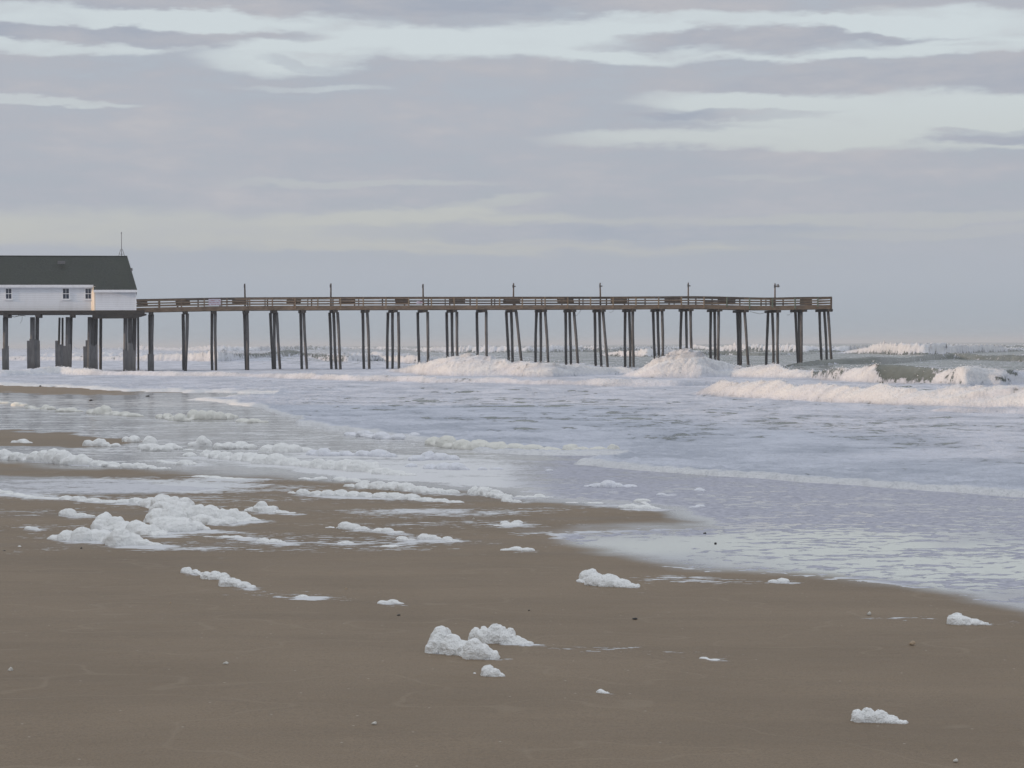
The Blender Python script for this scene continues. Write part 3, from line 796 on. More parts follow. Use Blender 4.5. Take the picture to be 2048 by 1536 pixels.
# breaker lines: stations (px, base row, top row, fresh foam 0..1), front = steepness, back = tail length
BREAKERS = [
    dict(st=[(1560, 698, 694, .5), (1640, 698, 692, .9), (1700, 697, 693, .8), (1860, 697, 692, .3), (1930, 696, 690, .9), (2000, 695, 690, 1), (2048, 694, 689, .9), (2300, 693, 689, .8)], front=1.1, back=6),
    dict(st=[(1820, 718, 714, .5), (1870, 719, 711, .9), (1920, 718, 710, .8), (1990, 716, 711, .6), (2048, 714, 709, .8), (2400, 712, 707, .7)], front=1.2, back=5),
    dict(st=[(60, 712, 707, .6), (160, 712, 705, .9), (300, 712, 706, .8), (360, 712, 708, .6), (640, 711, 706, .7), (760, 712, 705, .9), (840, 711, 707, .7)], front=1.2, back=5),
    dict(st=[(-300, 700, 694, .7), (100, 699, 693, .7), (330, 701, 693, .9), (430, 704, 692, 1), (520, 703, 693, .9), (600, 700, 692, .5), (700, 699, 693, .7), (800, 701, 694, .8), (850, 704, 693, 1), (930, 705, 691, 1), (1060, 705, 693, 1), (1120, 704, 692, 1), (1160, 703, 692, .8), (1220, 704, 694, .6), (1300, 702, 692, .7), (1380, 700, 690, 1), (1440, 702, 692, 1), (1480, 704, 690, 1), (1600, 705, 690, 1), (1700, 704, 690, 1), (1740, 700, 690, .8), (1800, 698, 690, .3), (2600, 696, 690, .2)], front=1.1, back=6),
    dict(st=[(1190, 712, 709, .8), (1230, 713, 703, 1), (1290, 714, 700, 1), (1350, 713, 701, .9), (1420, 711, 703, .3), (1470, 711, 701, .05), (1530, 712, 707, 0), (1680, 707, 706, .8), (1710, 707, 697, 1), (1750, 708, 689, 1), (1800, 710, 683.5, 1), (1850, 710, 687, 1), (1910, 709, 689, 1), (1960, 706, 692, 1), (2048, 703, 694, .9), (2300, 702, 690, .6), (2600, 700, 690, .6)], front=1.1, back=6),
    dict(st=[(-300, 722, 712, .9), (0, 722, 713, .8), (200, 722, 714, .8), (380, 722, 707, 1), (440, 724, 704, .9), (520, 716, 706, .2), (580, 713, 700, .1), (615, 713, 706, .2), (650, 722, 704, .3), (690, 724, 714, .7), (760, 722, 712, .9), (830, 728, 713, 1), (880, 726, 718, .8), (960, 724, 722, .5)], front=1.0, back=5),
    dict(st=[(1560, 735, 732, 0), (1640, 732, 722, 0), (1760, 730, 716, .02), (1830, 724, 712, .1), (1900, 720, 707, .35), (1980, 722, 709, .1), (2048, 724, 712, .05), (2500, 724, 710, .1)], front=1.6, back=5),
    dict(st=[(1600, 752, 746, .3), (1650, 762, 741, .4), (1690, 764, 736, .5), (1725, 765, 735, .95), (1748, 766, 732, .85), (1764, 766, 730, .06), (1800, 767, 731, .03), (1840, 768, 735, .15), (1870, 769, 739, .45), (1900, 770, 742, .6), (1925, 772, 736, .95), (1960, 771, 738, .8), (2010, 771, 743, .6), (2048, 769, 746, .7), (2200, 768, 740, .8), (2500, 768, 745, .8)], front=1.0, back=5, smooth=True),
    dict(st=[(760, 742, 741, .9), (800, 746, 738, .95), (850, 751, 727, 1), (900, 752, 721, 1), (960, 752, 718, 1), (1000, 752, 720, 1), (1050, 753, 722, 1), (1100, 753, 727, 1), (1160, 752, 731, 1), (1240, 751, 734, 1), (1290, 751, 745, .8)], front=1.5, back=6),
    dict(st=[(1240, 754, 751, .9), (1270, 755, 740, 1), (1310, 756, 727, 1), (1340, 756, 714, 1), (1372, 756, 710, 1), (1400, 756, 713, 1), (1440, 755, 724, 1), (1480, 755, 730, 1), (1550, 756, 735, 1), (1600, 757, 743, 1), (1650, 757, 746, .9), (1690, 757, 753, .5)], front=1.5, back=5),
    dict(st=[(-400, 752, 744, .8), (0, 752, 742, .8), (60, 751, 739, .9), (120, 750, 737, 1), (220, 752, 743, .7), (300, 754, 744, .8), (400, 755, 745, .9), (520, 757, 750, .7), (600, 759, 748, .9), (700, 763, 751, 1), (780, 764, 756, .7), (850, 766, 755, .9), (930, 767, 760, .7), (1000, 768, 756, 1), (1100, 771, 763, .7), (1200, 773, 760, 1), (1350, 773, 762, .9), (1480, 771, 765, .6)], front=2.0, back=5),
    dict(st=[(1380, 790, 788, .9), (1410, 791, 777, 1), (1450, 793, 768, 1), (1560, 799, 770, 1), (1650, 804, 773, 1), (1780, 811, 771, 1), (1860, 814, 776, 1), (1950, 816, 775, 1), (2048, 818, 780, 1), (2500, 840, 790, 1)], front=1.6, back=5),
    dict(st=[(1850, 824, 823, .8), (1890, 828, 817, .9), (1950, 830, 817, .9), (2048, 832, 817, .9), (2400, 845, 826, .9)], front=2.2, back=7),
]


def flecks(name, P_, R, label):
    n = len(P_)
    tet = np.array([(1, 1, 1), (1, -1, -1), (-1, 1, -1), (-1, -1, 1)], float) / 1.5
    jit = 1 + 0.7 * (rng.random((n, 4, 3)) - .5)
    V_ = (P_[:, None, :] + tet[None] * jit * R[:, None, None] * np.array((1.6, 1, .8))).reshape(-1, 3)
    T_ = ((np.arange(n) * 4)[:, None, None] + np.array([(0, 1, 2), (0, 2, 3), (0, 3, 1), (1, 3, 2)])[None]).reshape(-1, 3)
    me = bpy.data.meshes.new(name)
    me.vertices.add(len(V_)); me.vertices.foreach_set('co', V_.astype(np.float32).ravel())
    me.loops.add(T_.size); me.polygons.add(len(T_))
    me.loops.foreach_set('vertex_index', T_.astype(np.int32).ravel())
    me.polygons.foreach_set('loop_start', np.arange(len(T_), dtype=np.int32) * 3)
    me.update(calc_edges=True)
    me.materials.append(M['spray'])
    o = bpy.data.objects.new(name, me); COL.objects.link(o)
    return tag(o, kind='stuff', label=label)


def build_sea():
    us = np.concatenate([[-40, -12, -5, -2.5, -1.5, -1.0, -0.7, -0.5, -0.42], np.linspace(-0.345, 0.345, 1120), np.linspace(0.35, 0.8, 70), [1.0, 1.5, 2.5, 5, 12, 40]])
    def lg(a, b, st):
        return np.geomspace(a, b, int(math.log(b / a) / st), endpoint=False)
    yy = np.concatenate([lg(11, 26, 0.012), lg(26, 62, 0.0036), lg(62, 165, 0.0012), lg(165, 460, 0.0022), lg(460, 1500, 0.0065), np.geomspace(1500, 16000, 60)])
    U, Y = np.meshgrid(us, yy)
    X = np.sign(U) * (np.minimum(np.abs(U), 0.42) * Y + np.maximum(np.abs(U) - 0.42, 0) * np.minimum(Y, 500))
    PX = 1024 + FOC * U
    hz = hor(PX)
    ROW = hz + CAM_H * FOC / Y          # row of the flat sea there
    # swell and chop
    amp = sstep(Y, 95, 190)
    far = 1 - sstep(Y, 500, 1500)
    wob = 6 * fbm2(X / 40, Y / 40, 2, 3)
    Z = 0.30 * fbm2(X / 30, (Y + wob) / 9, 3, 41) * amp * 1.2
    Z += 0.24 * fbm2(X / 7, (Y + wob) / 2.6, 3, 47) * amp * far
    Z += 0.9 * fbm2(X / 160, Y / 45, 2, 51) * sstep(Y, 420, 700)
    near = 1 - sstep(Y, 90, 160)
    rip = near * (0.11 * fbm2(X / 2.2, Y / 2.0, 3, 55) + 0.10 * fbm2(X / 7.0, Y / 5.0, 2, 57)) * sstep(Y, 28, 60)
    rip += near * 0.24 * fbm2(X / 1.7, Y / 2.0, 3, 59) * sstep(Y, 30, 46)
    Z += rip
    slope = np.zeros_like(Z)
    slope[1:-1] = (Z[2:] - Z[:-2]) / (Y[2:] - Y[:-2])
    # foam coverage map
    kx = [-600, 0, 400, 800, 1200, 1600, 2048, 2600]
    ky = [686, 691, 700, 712, 725, 740, 760, 800, 850, 905, 960, 1010]
    T = np.array([
        [.00, .00, .00, .00, .00, .00, .00, .00],
        [.40, .40, .38, .18, .08, .05, .05, .05],
        [.72, .72, .64, .42, .26, .26, .26, .26],
        [.84, .84, .74, .50, .36, .32, .36, .36],
        [.90, .90, .80, .58, .40, .34, .38, .38],
        [.95, .95, .95, .90, .60, .42, .36, .40],
        [.95, .95, .95, .92, .95, .92, .70, .80],
        [.86, .86, .86, .74, .78, .86, .92, .92],
        [.92, .92, .92, .84, .70, .70, .72, .72],
        [.95, .95, .95, .95, .84, .80, .80, .80],
        [.98, .98, .98, .98, .98, .88, .88, .88],
        [.98, .98, .98, .98, .98, .98, .95, .95]])
    fx = np.interp(PX, kx, np.arange(len(kx))); fy = np.interp(ROW, ky, np.arange(len(ky)))
    ix = np.clip(fx.astype(int), 0, len(kx) - 2); iy = np.clip(fy.astype(int), 0, len(ky) - 2)
    ax = fx - ix; ay = fy - iy
    foam = (T[iy, ix] * (1 - ax) + T[iy, ix + 1] * ax) * (1 - ay) + (T[iy + 1, ix] * (1 - ax) + T[iy + 1, ix + 1] * ax) * ay
    foam = foam - np.clip(slope * 7.0 - 0.55, 0, 0.75) * near * sstep(Y, 30, 50)  # thinner on camera-facing ripple slopes, painting in their dark shaded sides
    fresh = np.zeros_like(foam)
    DY = np.zeros_like(foam); DX = np.zeros_like(foam)
    for i, b in enumerate(BREAKERS):
        s = np.array(b['st'], float)
        bx = PX[0]; h_ = hor(bx)
        rb = np.interp(bx, s[:, 0], s[:, 1]) - h_
        rt = np.interp(bx, s[:, 0], s[:, 2]) - h_
        on = (bx >= s[0, 0] - 30) & (bx <= s[-1, 0] + (30 if i not in (0,) else 30))
        fr = np.interp(bx, s[:, 0], s[:, 3])
        kk = np.hanning(19); kk /= kk.sum()
        pad = lambda a: np.convolve(np.pad(a, 9, mode='edge'), kk, 'valid')
        rb = pad(rb); rt = pad(rt) - 0.6; fr = pad(fr)
        rb = np.maximum(rb, 2.0)
        Yb = CAM_H * FOC / rb
        h = np.maximum(CAM_H - rt * Yb / FOC, 0.02)
        for _ in range(3):
            h = np.clip(CAM_H - rt * (Yb + b['front'] * h) / FOC, 0.02, 3.4)
        jit = 1 + 0.55 * fbm2(bx / 55.0, bx * 0 + i * 3.3, 2, 80 + i)
        h = h * (jit if not b.get('smooth') else 1) * on
        ends = np.minimum(sstep(bx, s[0, 0] - 20, s[0, 0] + 30), 1 - sstep(bx, s[-1, 0] - 30, s[-1, 0] + 20))
        h = h * ends
        h2 = h[None, :]; Yb2 = Yb[None, :]; f2 = fr[None, :]
        lf = np.maximum(h2 * b['front'], 0.3)
        sft = Y - Yb2 + 0.9 * h2 * fbm2(X / 6.0, Y / 50, 2, 90 + i)
        up = np.clip(sft / lf, 0, 1)
        prof = np.where(sft < lf, up ** 0.7 * (1 - 0.18 * up) / 0.82, np.exp(-np.clip(sft - lf, 0, 200) / (b['back'] * h2 + 0.3)))
        prof = np.where(sft < 0, 0, prof)
        # foam texture of the broken face
        act = np.clip(prof, 0, 1) * np.clip(1 - (sft - lf) / (3.5 * h2 + 0.5), 0, 1)
        V = Y * 0.8 + 1.6 * h2 * np.clip(prof, 0, 1)
        m_ = (h2 > 0.03) & (act > 0.01)
        rough = np.zeros_like(Y)
        xm, vm, hm = X[m_], V[m_], np.broadcast_to(h2, Y.shape)[m_]
        rough[m_] = 0.60 * (bil2(xm / 2.6 + 0.4 * vm, vm / 0.8, 3, 61 + i, 0.5) - 0.55) + 0.55 * fbm2(xm / 5.0, vm / 2.0, 3, 67 + i) + 0.09 * (bil2(xm / 0.75 + vm, vm / 0.25, 2, 75 + i) - 0.5)
        zb = h2 * (prof + 0.75 * f2 * act * rough)
        DY = DY + np.where(m_, -f2 * h2 * 1.1 * act * rough, 0)
        DX = DX + np.where(m_, f2 * h2 * 0.5 * act * (np.roll(rough, 5, 1)), 0)
        Z = np.where(zb > 0.02, np.maximum(Z * (1 - 0.6 * np.clip(prof, 0, 1)) + zb, zb), Z)
        pat = np.zeros_like(Y)
        pat[m_] = fbm2(xm / 3.0, vm / 0.5, 4, 111 + i) - 0.25 * (rough[m_] < -0.12)
        fo = np.clip(f2 * 1.02 + 0.75 * pat, 0, 1) * sstep(act, 0.03, 0.22)
        water = (1 - f2) * sstep(act, 0.1, 0.4) * np.clip(h2 / 0.5, 0, 1)
        if b.get('smooth'):
            st_ = np.zeros_like(Y)
            st_[m_] = fbm2(xm / 2.2 + vm * 1.1, vm / 0.55 - xm / 4.0, 4, 71)
            fo = np.clip(f2 * 1.5 - 0.25 + 2.4 * st_ * sstep(f2, 0.0, 0.3) * sstep(1.2 - f2, 0.0, 0.6), 0, 1) * sstep(act, 0.03, 0.15)
        foam = foam * (1 - water) + 0.10 * water
        foam = np.maximum(foam, fo * 1.05)
        fresh = np.maximum(fresh, fo * sstep(h2, 0.15, 0.6) * np.clip(0.75 + 1.2 * pat, 0.2, 1))
    # spray: fine flecks of foam thrown up along the broken crests
    SP = (fresh * sstep(Y, 60, 90) * (np.abs(U) < 0.33)).ravel() * (Y.ravel() / 150.0) ** 0.6
    pick = rng.choice(SP.size, 34000, p=SP / SP.sum())
    hz_ = np.clip(Z.ravel()[pick], 0.05, 1.2)
    up_ = rng.exponential(0.075, pick.size) * hz_ * (rng.random(pick.size) < 0.7)
    flecks('spray', np.stack([(X + DX).ravel()[pick] + rng.normal(0, .15, pick.size), (Y + DY).ravel()[pick] - rng.random(pick.size) * 0.25, Z.ravel()[pick] + up_], -1),
           (0.010 + 0.024 * rng.random(pick.size) ** 2) * (Y.ravel()[pick] / 130.0) ** 0.7, 'fine white spray flying along the breaking wave crests')
    # edge of the swash
    k = (Y < 175)
    sand = zs(X, Y)
    z1 = Z[k]; x1 = X[k]; y1 = Y[k]; s1 = sand[k]
    px, py = proj(x1, y1, np.maximum(s1, 0.0))
    qx = px + 34 * fbm2(x1 / 1.3, y1 / 3.0, 4, 101)
    qy = py + 4.5 * fbm2(x1 / 0.8, y1 / 1.6, 3, 103)
    sd_ = poly_sd(qx, qy, SEA_EDGE, 3.0)
    lip = 0.07 * sstep(sd_, -2, 6) * (1 - 0.7 * sstep(sd_, 6, 26)) + 0.10 * (bil2(x1 / 0.35, y1 / 0.3, 3, 107) - 0.45) * sstep(sd_, 0, 10) * (1 - 0.6 * sstep(sd_, 60, 200))
    inz = np.maximum(z1, s1 + 0.008 + 0.012 * sstep(sd_, 10, 200) + np.clip(z1, -0.03, 0.08) * 0.6) + lip
    outz = s1 - 0.08
    tt = sstep(sd_, -6, 3)
    Z[k] = outz * (1 - tt) + inz * tt
    f1 = foam[k]
    f1 = np.maximum(f1, 1.0 * (1 - sstep(sd_, 14, 60)))
    foam[k] = f1
    fr1 = fresh[k]
    fresh[k] = np.maximum(fr1, 0.95 * (1 - sstep(sd_, 3, 13)))
    return tag(grid_mesh('sea', X + DX, Y + DY, Z, M['sea'], {'foam': foam, 'fresh': fresh}), kind='structure')


build_beach()
build_sea()


def build_dune():
    # the dune ridge behind the beach, outside the frame, that keeps the near beach in shade
    yy = np.linspace(-70, 74, 70); tt = np.linspace(-1, 1, 26)
    T, Y = np.meshgrid(tt, yy)
    cx = -44 - 0.12 * (Y + 70) + 3 * fbm2(Y / 30, Y * 0, 2, 5)
    X = cx + T * 17
    ends = sstep(Y, -70, -50) * sstep(-Y, -74, -56)
    Z = (np.cos(T * math.pi) * 0.5 + 0.5) * (7.2 + 1.6 * fbm2(X / 9, Y / 9, 3, 9)) * ends
    Z = Z + zs(X, Y) - 0.35 + 0.3 * np.cos(T * math.pi / 2) * ends
    return tag(grid_mesh('dune', X, Y, Z, M['dune'], {}), kind='structure')


build_dune()

# ------------------------------------------------------------------ pier
TH = math.radians(11.3)
CT, ST = math.cos(TH), math.sin(TH)
PU = Vector((CT, ST, 0)); PV = Vector((-ST, CT, 0))
P0 = Vector((636 / FOC * 211.0, 211.0, 0))
PW = 3.6


def T_of(px, off, py=690.0):
    s = (px - 1024 + TILT * (py - hor(px)) * -1.0) / FOC
    return (s * (P0.y + CT * off) - P0.x + ST * off) / (CT - s * ST)


def PT(t, off, z):
    return P0 + PU * t + PV * off + Vector((0, 0, z))


def Z_of(px, py, off):
    t = T_of(px, off, py)
    y = (P0 + PU * t + PV * off).y
    return CAM_H + (hor(px) - py) * y / FOC


TOPX = [200, 275, 330, 400, 490, 600, 700, 900, 1100, 1220, 1380, 1450, 1500, 1560, 1600, 1661]
TOPY = [600, 598.3, 597.3, 595.8, 594.6, 594.3, 593.8, 593.6, 593.4, 593.4, 592.2, 593.2, 595.0, 595.3, 594.2, 593.4]
_tt = [T_of(a, 0, b) for a, b in zip(TOPX, TOPY)]
_zz = [Z_of(a, b, 0) for a, b in zip(TOPX, TOPY)]


def ztop(t):
    return float(np.interp(t, _tt, _zz))


pier = empty('fishing_pier', PT(T_of(1000, 1.8), 1.8, 0), label='long weathered wooden fishing pier on tall thin leaning pilings over the surf', cat='pier')


def sweep(t0, t1, off0, off1, d0, d1, name, mat, parent=pier, step=2.4, wob=0.0):
    """board following the sagging deck line; d0/d1 are drops below the rail top"""
    n = max(1, int(abs(t1 - t0) / step))
    b = MB()
    ts = [t0 + (t1 - t0) * i / n for i in range(n + 1)]
    pts = []
    for t in ts:
        z = ztop(t) + random.uniform(-wob, wob)
        pts += [PT(t, off0, z - d1), PT(t, off1, z - d1), PT(t, off1, z - d0), PT(t, off0, z - d0)]
    fs = []
    for i in range(n):
        a = i * 4; c = a + 4
        fs += [(a, c, c + 3, a + 3)[::1], (a + 1, a + 2, c + 2, c + 1), (a, a + 1, c + 1, c), (a + 3, c + 3, c + 2, a + 2)]
    fs += [(0, 3, 2, 1), (n * 4, n * 4 + 1, n * 4 + 2, n * 4 + 3)]
    b.poly(pts, fs)
    return b.build(name, mat, parent)


tL = T_of(274, 0); tR = T_of(1661, 0)
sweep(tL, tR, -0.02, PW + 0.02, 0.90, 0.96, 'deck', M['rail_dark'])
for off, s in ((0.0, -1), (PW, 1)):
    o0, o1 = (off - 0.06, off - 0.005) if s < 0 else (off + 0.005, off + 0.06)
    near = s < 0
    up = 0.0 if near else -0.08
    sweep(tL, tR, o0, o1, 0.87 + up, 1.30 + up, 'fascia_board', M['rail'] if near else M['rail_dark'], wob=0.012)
    for k, (a, c) in enumerate(((0.05, 0.24), (0.36, 0.50), (0.62, 0.76))):
        # rail boards are nailed up in lengths
        t = tL
        while t < tR - 0.2:
            t2 = min(t + 4.8 * random.choice((1, 1, 2)), tR)
            j = random.uniform(-0.012, 0.012)
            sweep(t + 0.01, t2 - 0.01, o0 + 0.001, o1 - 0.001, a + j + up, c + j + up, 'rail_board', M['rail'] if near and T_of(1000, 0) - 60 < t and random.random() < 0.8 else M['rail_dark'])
            t = t2
    sweep(tL, tR, off - 0.11, off + 0.11, 0.0 + up, 0.045 + up, 'rail_cap', M['rail_dark'])
# outer posts on the sea facing rail, then the thinner inner ones
x = 1635.0
n = 0
px_posts = []
while x > 285:
    px_posts.append(x)
    x -= 45.4
for i, px in enumerate(px_posts):
    t = T_of(px, 0, 605)
    zt = ztop(t)
    b = MB()
    w = 0.13
    lo = 1.22 if i % 2 else 1.05
    b.box(PT(t - w / 2, -0.16, zt - lo), PU * w, PV * 0.10, Vector((0, 0, lo - 0.06)))
    green = px > 1450
    mt = M['post_green'] if green else (M['post'] if px > 620 else M['rail'])
    b.build('rail_post', mt, pier)
    # far rail post
    t2 = t + random.uniform(-0.5, 0.5)
    b = MB()
    b.box(PT(t2 - w / 2, PW + 0.062, ztop(t2) - 1.1), PU * w, PV * 0.10, Vector((0, 0, 1.04)))
    b.build('rail_post', M['rail_dark'], pier)
for i, px in enumerate(px_posts):
    if i % 2 == 0 and px > 300:
        t = T_of(px - 14 + random.uniform(-6, 6), 0, 605)
        b = MB()
        b.box(PT(t - 0.05, 0.0, ztop(t) - 0.86), PU * 0.10, PV * 0.09, Vector((0, 0, 0.81)))
        b.build('rail_post', M['rail_dark'], pier)
# benches boarded in behind the rail
for (a, c, d0, d1) in [(275, 296, .1, .72), (352, 381, .06, .76), (465, 494, .06, .76), (574, 603, .08, .74), (679, 711, .06, .76), (791, 820, .06, .80), (900, 931, .06, .74), (1007, 1041, .06, .76),
                       (1115, 1148, .06, .76), (1222, 1255, .06, .76), (1329, 1364, .06, .76), (1436, 1471, .06, .80), (1408, 1440, .5, .84), (1540, 1550, .15, .84), (1600, 1622, .06, .84)]:
    t0, t1 = T_of(a, 0.1, 605), T_of(c, 0.1, 605)
    b = MB()
    nb = 5
    h = (d1 - d0) / nb
    for k in range(nb):
        zt = ztop((t0 + t1) / 2)
        b.box(PT(t0 + random.uniform(-.03, .03), 0.10, zt - d0 - (k + 1) * h + 0.004), PU * (t1 - t0), PV * 0.05, Vector((0, 0, h - 0.008)))
    # seat behind the boards
    b.box(PT(t0, 0.152, zt - 0.50), PU * (t1 - t0), PV * 0.45, Vector((0, 0, 0.05)))
    b.build('bench', M['panel'], pier)
# end rail
for (a, c) in ((0.0, 0.24), (0.36, 0.50), (0.62, 0.76), (0.87, 1.30)):
    b = MB()
    zt = ztop(tR)
    b.box(PT(tR + 0.003, -0.05, zt - c), PU * 0.06, PV * (PW + 0.1), Vector((0, 0, c - a)))
    b.build('end_rail_board', M['rail_dark'], pier)
b = MB(); b.box(PT(tR - 0.02, -0.18, ztop(tR) - 1.6), PU * 0.18, PV * 0.11, Vector((0, 0, 1.6)))
b.build('rail_post', M['rail_dark'], pier)

# bents: (tops px ..., bottoms px ..., row where the piles meet the water)
BENTS = [
    ((300.5, 305), (301, 305), 733, 1.25), ((367, 375.5), (368, 370.5), 735, 1.15),
    ((424.6, 431.2), (425, 432.8), 735.5, 1), ((489.5, 495), (492.8, 496.5), 738, 1.1), ((541.5, 548.7, 553.8), (546.6, 551.0, 560.6), 738, 1),
    ((602, 607.8), (604.7, 614.3), 740, 1), ((659.9, 667.7, 675.9), (663.1, 673.8, 681.6), 735, 1), ((726.1, 735.3), (728.8, 739), 735, 1),
    ((776.4, 785.6, 797.5), (775.3, 785.6, 798.5), 739, 1), ((836, 856), (838, 858), 722, 1), ((894, 904, 914), (895.6, 905.7, 916.7), 722, 1),
    ((954.3, 973.2), (955.8, 974.5), 720, 1), ((1013, 1023, 1032.5), (1017.6, 1026, 1043.8), 725, 1), ((1073.3, 1082, 1091), (1072, 1082, 1096), 725, 1),
    ((1131.5, 1139.9, 1148.5), (1133, 1143.7, 1156.6), 729, 1), ((1190, 1199, 1206), (1192.7, 1203.9, 1215), 730, 1), ((1250.5, 1259.1, 1265.7), (1251, 1259.8, 1268.8), 727, 1),
    ((1306.3, 1315.4, 1324.8), (1311, 1318.4, 1326.2), 727, 1), ((1363, 1372.8, 1381.3), (1362, 1375.6, 1384), 727, 1), ((1421.6, 1429.3, 1437.5), (1422.3, 1429.3, 1437.5), 727, 1),
    ((1475, 1480.2, 1489.5), (1477, 1482, 1497.7), 731, 1), ((1536.4, 1545, 1555.6), (1533.6, 1546.5, 1557.7), 733, 1), ((1590.8, 1597.8, 1603.2), (1597, 1601.6, 1604.4), 731, 1),
    ((1639, 1649, 1656.4), (1643, 1654.3, 1664.6), 731, 1)]
for tops, bots, rowb, fat in BENTS:
    k = len(tops)
    offs = [3.2, 1.8, 0.4] if k == 3 else [3.2, 0.4]
    tc = 0
    for a, c, off in zip(tops, bots, offs):
        ta, tb = T_of(a, off, 622), T_of(c, off, rowb)
        tc += ta / k
        zt = ztop(ta) - 1.52
        zb = -0.4
        # keep the lean, carry the pile on down into the seabed
        lean = (tb - ta) / (zt - 0.0)
        pts = []; rad = []
        ph = random.uniform(0, 6.28); bow = random.uniform(-0.05, 0.05)
        off2 = off + random.uniform(-0.25, 0.25)
        for q in range(9):
            f = q / 8.0
            z = zt + (-2.4 - zt) * f
            t = ta + lean * (zt - z) + bow * math.sin(f * math.pi) + 0.012 * math.sin(f * 9 + ph)
            pts.append(PT(t, off + (off2 - off) * f, z))
            rad.append((0.150 - 0.02 * f + 0.006 * math.sin(f * 13 + ph)) * (1.0 + (fat - 1) * 0.7))
        b = MB(); b.tube(pts, rad, 10)
        b.build('piling', M['pile'], pier, True)
    b = MB()
    zt = ztop(tc)
    b.box(PT(tc - 0.20, -0.35, zt - 1.56), PU * 0.40, PV * (PW + 0.7), Vector((0, 0, 0.257)))
    b.build('cap_beam', M['beam'], pier)
# stringers under the deck
for off in (0.35, 1.8, 3.25):
    sweep(tL, tR, off - 0.07, off + 0.07, 0.962, 1.298, 'stringer', M['beam'])
# loose wires under the deck
for (pts) in ([(1163, 618), (1160, 624), (1155, 630), (1147, 634)], [(1228, 618), (1226, 623), (1222, 625), (1219, 624)], [(1587, 619), (1583, 626), (1578, 630), (1574, 630)], [(1500, 623), (1520, 628), (1536, 624), (1537, 619)]):
    b = MB()
    b.tube([PT(T_of(a, 0.0, c), 0.0, Z_of(a, c, 0.0)) for a, c in pts], [0.018] * 4, 5)
    b.build('hanging_wire', M['beam'], pier)

# lamp poles on the pier
lamp_labels = ['thin bare pole on the pier closest to the house, without a lamp', 'bare wooden pole above a three piling bent, second from the house', 'slim plain pole rising above the rail near the small pale notice',
               'pole with small bracket at the middle of the seven pier poles', 'pole with small bracket above leaning pilings, fifth from the house', 'reddish pole with small bracket next to the lamp pole',
               'pole with a lamp on a short arm near the sea end of the pier']
for i, (px, topy) in enumerate([(491, 567.5), (662.5, 567), (847, 568), (1027.5, 567.5), (1201, 567), (1377, 566.5), (1550, 568)]):
    off = PW + 0.17 if i % 2 else PW + 0.17
    t = T_of(px, off, 580)
    z0 = ztop(t) - 1.28; z1 = Z_of(px, topy, off)
    o = empty('lamp_pole', PT(t, off, z0), label=lamp_labels[i], cat='pole', group='poles along the pier')
    b = MB()
    b.tube([PT(t, off, z0), PT(t + random.uniform(-.02, .02), off, (z0 + z1) / 2), PT(t + random.uniform(-.03, .03), off, z1)], [0.10, 0.085, 0.07], 8)
    b.build('pole', M['pole'] if i > 2 else M['rail_dark'], o)
    b = MB()
    b.box(PT(t - 0.13, off - 0.10, z1 - 0.42), PU * 0.08, PV * 0.06, Vector((0, 0, 0.30)))
    if i > 2:
        b.box(PT(t + 0.05, off - 0.08, z1 - 0.34), PU * 0.16, PV * 0.12, Vector((0, 0, 0.12)))
        b.box(PT(t - 0.05, off - 0.05, z1 - 0.03), PU * 0.10, PV * 0.10, Vector((0, 0, 0.10)))
    b.build('bracket', M['metal'], o)
    if i == 6:
        b = MB()
        b.tube([PT(t, off, z1 - 0.20), PT(t + 0.18, off, z1 - 0.10), PT(t + 0.30, off, z1 - 0.08)], [0.03] * 3, 6)
        b.build('arm', M['metal'], o)
        b = MB()
        b.tube([PT(t + 0.36, off, z1 - 0.02), PT(t + 0.36, off, z1 - 0.12), PT(t + 0.36, off, z1 - 0.28), PT(t + 0.36, off, z1 - 0.36)], [0.05, 0.12, 0.17, 0.10], 10)
        b.build('lamp', M['metal'], o)

# signs tied to the rail
for px0, px1, py0, py1, lab, tl in ((418, 442, 597.8, 610.5, 'white sign with faded red lettering tied to the pier rail', 0.0), (833, 846, 602, 608, 'small pale torn notice on the pier rail under a pole', 0.25)):
    off = -0.22
    t0, t1 = T_of(px0, off, 604), T_of(px1, off, 604)
    za, zb = Z_of(px0, py1, off), Z_of(px0, py0, off)
    b = MB()
    b.hexa([PT(t0, off, za), PT(t1, off, za + tl * 0.2), PT(t1, off + 0.06, za + tl * 0.2), PT(t0, off + 0.06, za), PT(t0 + tl * 0.3, off, zb), PT(t1, off, zb - tl * 0.4), PT(t1, off + 0.06, zb - tl * 0.4), PT(t0 + tl * 0.3, off + 0.06, zb)])
    s = b.build('notice_sign', M['sign'], None)
    tag(s, label=lab, cat='sign')

# ------------------------------------------------------------------ pier house
house = empty('pier_house', PT(T_of(100, 1.8), 1.8, 0), label='white boarded house with dark shingle roof standing on stilts at the pier', cat='house')
OM, OF = -1.5, 6.2
OB = OM + 0.62
tH = T_of(273, OM, 600); tB = T_of(183, OB, 600); tB2 = T_of(192, OM, 600); tE = T_of(-270, OM, 600)
zf = Z_of(273, 620.5, OM)
zeM = Z_of(273, 580, OM)
orid = 2.3
tRid = T_of(256, orid, 513); zr = Z_of(256, 513.5, orid)
zfB = zf - 0.02
zeB = zeM + 0.02 + 0.62 * (zr - zeM - .02) / (orid - OM + .35) - .08
